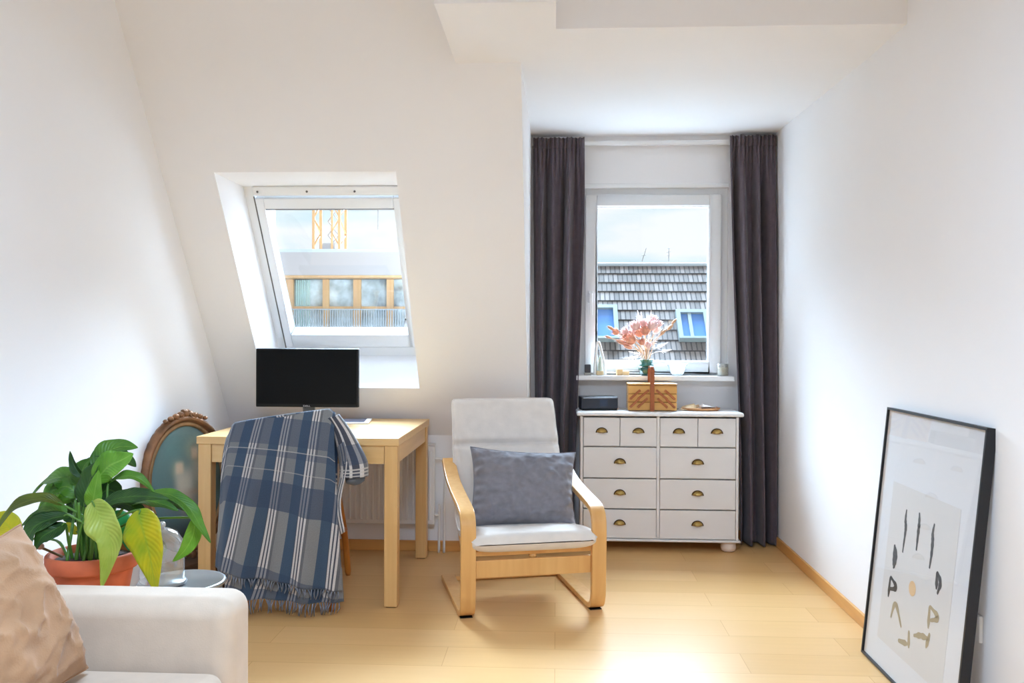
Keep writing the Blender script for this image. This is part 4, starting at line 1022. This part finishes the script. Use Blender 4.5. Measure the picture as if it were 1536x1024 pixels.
FIG = [([(.251, .591), (.249, .556), (.258, .531), (.258, .504), (.254, .441)], 0), ([(.352, .601), (.358, .567), (.358, .528), (.358, .474)], 0), ([(.469, .589), (.463, .558), (.468, .533), (.470, .487), (.466, .443)], 0),
 ([(.182, .451), (.205, .422), (.2, .386), (.19, .369)], 0), ([(.182, .451), (.187, .406), (.188, .377)], 0), ([(.177, .336), (.175, .262)], 0), ([(.177, .336), (.234, .312), (.174, .291)], 0),
 ([(.214, .2), (.242, .258), (.307, .197)], 1), ([(.368, .208), (.38, .152)], 1), ([(.293, .148), (.37, .162)], 1), ([(.405, .204), (.46, .222), (.521, .231)], 1), ([(.517, .25), (.5, .197)], 1),
 ([(.496, .331), (.502, .26)], 1), ([(.496, .331), (.559, .313), (.507, .288)], 1), ([(.521, .448), (.55, .421), (.537, .381)], 0), ([(.521, .448), (.528, .393)], 0)]
for ki, (nm, mk) in enumerate((('charcoal_figures', INK), ('olive_figures', INK2))):
    m = MB()
    for pts, k in FIG:
        if k != ki: continue
        c = bez([Vector((x, y, 0)) for x, y in pts], 6); n = len(c)
        vs = []
        for i, p in enumerate(c):
            tg = (c[min(i+1, n-1)]-c[max(i-1, 0)]).normalized(); s = Vector((-tg.y, tg.x, 0))*(.0030+.0070*math.sin(PI*(.12+.76*i/(n-1)))**2*(1+.3*math.sin(i*1.9)))
            for q in (p-s, p+s): vs.append(fpt(q.x, q.y, -.0028))
        m.add(vs, [(2*i, 2*i+1, 2*i+3, 2*i+2) for i in range(n-1)])
        # the head of each little figure
        h0 = c[1] if (c[0]-c[1]).length < .1 else c[0]
    m.build(nm, mk, t, solid=.0002)
m = MB(); n = 32; m.add([fpt(.359+.027*math.cos(2*PI*k/n), .346+.025*math.sin(2*PI*k/n), -.0028) for k in range(n)], [tuple(range(n))]); m.build('peach_disc', PEACH, t, solid=.0002)
m = MB(); fbox(m, fw, FWd-fw, fw, FHt-fw, -.0006, .0004); m.build('glazing', glass('print_glazing', (252, 252, 252), .07), t)
# wall socket behind the print
t = thing('wall_socket', 'white wall socket with a plug on the right wall behind the print', 'socket', (XR, 2.63, .32))
B(-.012, -.0005, -.04, .04, -.04, .04).build('plate', TRIMW, t, bevel=.003)
t2 = MB().lathe([(.019, 0), (.019, .03), (.012, .04), (0, .04)], (0, 0, 0), 18).build('plug', mat('plug_beige', (200, 176, 150), .5), t); t2.rotation_euler = (0, -PI/2, 0); t2.location = (-.012, 0, 0)
# ------------------------------------------------------------------ outside: tiled roof opposite the dormer
def tiles():
    m, nt, b = newmat('roof_tiles'); N = nt.nodes; K = nt.links
    uv = N.new('ShaderNodeUVMap'); uv.uv_map = 'UVMap'
    br = N.new('ShaderNodeTexBrick'); br.inputs['Scale'].default_value = 1; br.inputs['Brick Width'].default_value = .115; br.inputs['Row Height'].default_value = .34
    br.inputs['Mortar Size'].default_value = .018; br.inputs['Mortar Smooth'].default_value = .3; br.inputs['Bias'].default_value = 0
    br.inputs['Color1'].default_value = lin((146, 137, 132)); br.inputs['Color2'].default_value = lin((104, 98, 96)); br.inputs['Mortar'].default_value = lin((64, 60, 60))
    K.new(uv.outputs['UV'], br.inputs['Vector']); K.new(br.outputs['Color'], b.inputs['Base Color']); b.inputs['Roughness'].default_value = .75
    return m
TILE = tiles()
RY, RZ = 21.5, at(980, 398, 21.5).z          # ridge
EY, EZ = 18.2, RZ-3.3*1.0
t = thing('tiled_roof', 'grey tiled roof of the house opposite the dormer window', 'roof', (2.4, RY, 0), 0)
rl = math.hypot(RY-EY, RZ-EZ); nrow = 14
m = MB()
xa, xb = -6.0, 6.0
for k in range(nrow):   # courses overlap like steps
    f0, f1 = k/nrow, (k+1)/nrow
    y0, z0 = lerp(EY, RY, f0)-RY, lerp(EZ, RZ, f0)+.028; y1, z1 = lerp(EY, RY, f1)-RY, lerp(EZ, RZ, f1)
    b = m.add([(xa, y0, z0), (xb, y0, z0), (xb, y1, z1), (xa, y1, z1)], [(0, 1, 2, 3)])
    for i, (u, v) in enumerate(((0, k*.34+.02), (12, k*.34+.02), (12, k*.34+.33), (0, k*.34+.33))): m.uv[b+i] = (u, v)
    b = m.add([(xa, y0, z0), (xb, y0, z0), (xb, y0+.01, z0-.034), (xa, y0+.01, z0-.034)], [(0, 1, 2, 3)])
    for i, (u, v) in enumerate(((0, k*.34), (12, k*.34), (12, k*.34+.01), (0, k*.34+.01))): m.uv[b+i] = (u, v)
m.build('tile_courses', TILE, t)
m = MB(); m.prism([(xa, 0, RZ), (xa, EY-RY+.1, EZ-.02), (xa, EY-RY+.1, -8), (xa, 3.3, -8), (xa, 3.3, EZ)], (xb-xa, 0, 0)); m.build('house_body', mat('house_render', (206, 200, 190), .9), t)
MB().tube([(xa, 0, RZ+.02), (xb, 0, RZ+.02)], .05, 10).build('ridge', mat('ridge_lead', (176, 184, 190), .6), t)
ROOFN = Vector((0, -1, 1)).normalized(); ROOFD = Vector((0, 1, 1)).normalized()
BLUEG = mat('blue_roof_glass', (92, 140, 206), .12, var=.08, scale=1.2); CYANF = mat('pale_cyan_frame', (140, 156, 160), .5)
def onroof(px, py):
    """point of the roof plane seen at a surveyed photo point"""
    r = CF + CR*((px-768)/F_PX) + CU*((512-py)/F_PX); o = Vector((0, 0, CAM_H)); P = Vector((0, EY, EZ+.05)); 
    return o + r*((P-o).dot(ROOFN)/r.dot(ROOFN))
def roofwin(label, q, mull):
    tl, tr, br_, bl = [onroof(*p) for p in q]; c = (tl+tr+br_+bl)/4
    wdt = ((tr-tl).length+(br_-bl).length)/2; hgt = ((bl-tl).length+(br_-tr).length)/2
    o = thing('roof_window', label, 'window', c, 0, 'roof windows on the house opposite')
    X = Vector((1, 0, 0))
    def rb(m, u0, u1, v0, v1, d0, d1): return m.obox(X*((u0+u1)/2)+ROOFD*((v0+v1)/2)+ROOFN*((d0+d1)/2), X*((u1-u0)/2), ROOFD*((v1-v0)/2), ROOFN*((d1-d0)/2))
    w, h = wdt/2, hgt/2; f = .10; m = MB()
    rb(m, -w, -w+f, -h, h, -.02, .12); rb(m, w-f, w, -h, h, -.02, .12); rb(m, -w+f, w-f, h-f, h, -.02, .12); rb(m, -w+f, w-f, -h, -h+f*.6, -.02, .12)
    m.build('frame', CYANF, o)
    m = MB(); rb(m, -w+f, w-f, -h+f*.6, h-f, 0, .05); m.build('pane', BLUEG, o)
    if mull: m = MB(); rb(m, -.10, -.02, -h+f*.6, h-f, .05, .1); m.build('mullion', CYANF, o)
roofwin('blue roof window at the left edge of the opposite roof', [(884, 462), (925, 462), (929, 512), (890, 512)], False)
roofwin('blue two-pane roof window at the right of the opposite roof', [(1012, 469), (1059, 469), (1067, 512), (1019, 512)], True)
def antenna(label, px, lean, n):
    p = at(px, 397, RY); o = thing('antenna', label, 'antenna', (p.x, RY, RZ+.1), 0, 'aerials on the opposite ridge')
    MB().tube([(0, 0, 0), (lean, 0, .34)], .012, 6).build('mast', mat('aerial_grey', (150, 146, 146), .5) if 'aerial_grey' not in bpy.data.materials else bpy.data.materials['aerial_grey'], o)
    for k in range(n):
        z = .14+.09*k; MB().tube([(lean*z/.34-.05, 0, z), (lean*z/.34+.05, 0, z+.02)], .008, 5).build('element', bpy.data.materials['aerial_grey'], o)
antenna('slanted aerial on the ridge of the opposite roof', 963, .10, 1)
antenna('upright aerial on the ridge, right of the slanted one', 1003, .0, 3)

# ------------------------------------------------------------------ outside: modern building and crane seen through the skylight
BY = 28.0
def bz(py): return at(510, py, BY).z
def bx(px): return at(px, 440, BY).x
x0, x1 = bx(300), bx(720); xo = (x0+x1)/2
t = thing('apartment_building', 'pale modern building with wood-framed windows and white parapet outside the skylight', 'building', (xo, BY, 0))
WHT = mat('building_white', (184, 179, 183), .8); ORW = wood('larch_cladding', (224, 186, 146), (214, 174, 130), 2, .6, .3)
BGL = mat('building_glass', (172, 184, 192), .25, var=.3, scale=1.6); BGR = mat('balcony_slab', (180, 200, 208), .7); RAILM = mat('rail_grey', (150, 160, 172), .5)
zt, zp, zw, zr, zb = bz(378), bz(412), bz(463), bz(463), bz(497)
def bb(nm, m, xa, xb, ya, yb, za, zb_, par=None): return B(xa-xo, xb-xo, ya-BY, yb-BY, za, zb_).build(nm, m, par or t)
bb('parapet', WHT, x0, x1, BY, BY+9, zp, zt); bb('roof_edge', mat('zinc_edge', (196, 206, 214), .4), x0-.05, x1+.05, BY-.05, BY+9.05, zt, zt+.10)
bb('soffit_board', ORW, x0, x1, BY+.25, BY+1.0, zp-.07, zp)
bb('back_volume', mat('dim_interior', (170, 176, 180), .8), x0, x1, BY+1.3, BY+9, -8, zp)
bb('lower_wall', WHT, x0, x1, BY+.02, BY+1.2, -8, zb-.25); bb('balcony_slab', BGR, x0, x1, BY-.05, BY+1.25, zb-.22, zb+.02)
px_posts = [(329, 338), (379, 388), (429, 440), (484, 493), (530, 541), (580, 590), (634, 643), (684, 693)]
for a, b in px_posts: bb('post', ORW, at(a, 440, BY+1).x, at(b, 440, BY+1).x, BY+.98, BY+1.12, zb, zp-.08)
for (a, b), (c, d) in zip(px_posts[:-1], px_posts[1:]):
    xa, xb = at(b, 440, BY+1).x, at(c, 440, BY+1).x
    g = bb('window', ORW, xa, xb, BY+1.04, BY+1.12, zw+.02, zw+.12)
    B(xa-xo, xb-xo, 1.12, 1.15, zb, zp-.08).build('pane', BGL, g)
cur = MB().grid(lambda u, v: Vector((at(441, 440, BY+1).x-xo + u*(at(464, 440, BY+1).x-at(441, 440, BY+1).x), 1.10+.03*math.sin(u*2*PI*8), lerp(zb, zp-.1, v))), 80, 1); cur.build('curtain', mat('mint_curtain', (206, 230, 230), .8), t)
rl_ = MB(); rl_.box(x0-xo, x1-xo, -.02, .02, zr-.04, zr); rl_.box(x0-xo, x1-xo, -.015, .015, zb+.1, zb+.13)
n = 116
for k in range(n): xx = x0-xo+(x1-x0)*(k+.5)/n; rl_.box(xx-.013, xx+.013, -.012, .012, zb+.12, zr-.03)
rl_.build('railing', RAILM, t)
# tower crane
CY = 46.0; cxx = at(495, 345, CY).x; half = (at(514, 345, CY).x-at(476, 345, CY).x)/2
t = thing('tower_crane', 'orange lattice mast of a tower crane beyond the pale building', 'crane', (cxx, CY, -8))
CRY = mat('crane_orange', (200, 154, 108), .6); CRG = mat('crane_grey', (150, 150, 156), .6)
zz0 = at(495, 380, CY).z + 8; H = zz0 + 12
for i in (-1, 1):
    for j in (-1, 1): B(i*half-.07, i*half+.07, j*half-.07, j*half+.07, 0, H).build('mast_leg', CRY, t)
for i in (-1, 1): B(i*half*.42-.05, i*half*.42+.05, -half-.02, -half+.05, 0, H).build('ladder_rail', CRY, t)
step = half*1.1; nb = int(14/step); m1 = MB(); m2 = MB()
for k in range(nb):
    z = H-14+k*step
    for s in (-1, 1):
        a, b = s*half, s*half*.42
        m1.tube([(a, -half, z if k % 2 else z+step), (b, -half, z+step if k % 2 else z)], .035, 4)
        m1.tube([(s*half, -half, z if k % 2 else z+step), (s*half, half, z+step if k % 2 else z)], .035, 4)
    m2.tube([(-half*.42, half, z), (half*.42, half, z+step)], .04, 4); m2.tube([(half*.42, half, z), (-half*.42, half, z+step)], .04, 4)
m1.build('lattice', CRY, t); m2.build('inner_bracing', CRG, t)
B(-half*.6, half*.6, -half*.8, half*.8, zz0-.0, zz0+.5).build('platform', CRG, t)
B(-3.4, 10, -.5, .5, H, H+1.0).build('jib', CRY, t)
xk = at(567, 330, CY).x-cxx; zk = at(567, 344, CY).z+8
MB().tube([(xk, 0, H), (xk, 0, zk)], .035, 5).build('hoist_cable', CRG, t)
# ground far below
struct('ground', B(-60, 60, 5.6, 90, -8.2, -8), mat('courtyard', (150, 136, 118), .9), 'courtyard ground far below')
struct('reflector', B(-.2, 1.6, 5.42, 8.2, .66, .72), mat('reflector_pale', (190, 190, 186), .9), 'unseen pale reflector added outside the dormer, below the sill')  # slab added out of view to bounce daylight up onto the dormer ceiling
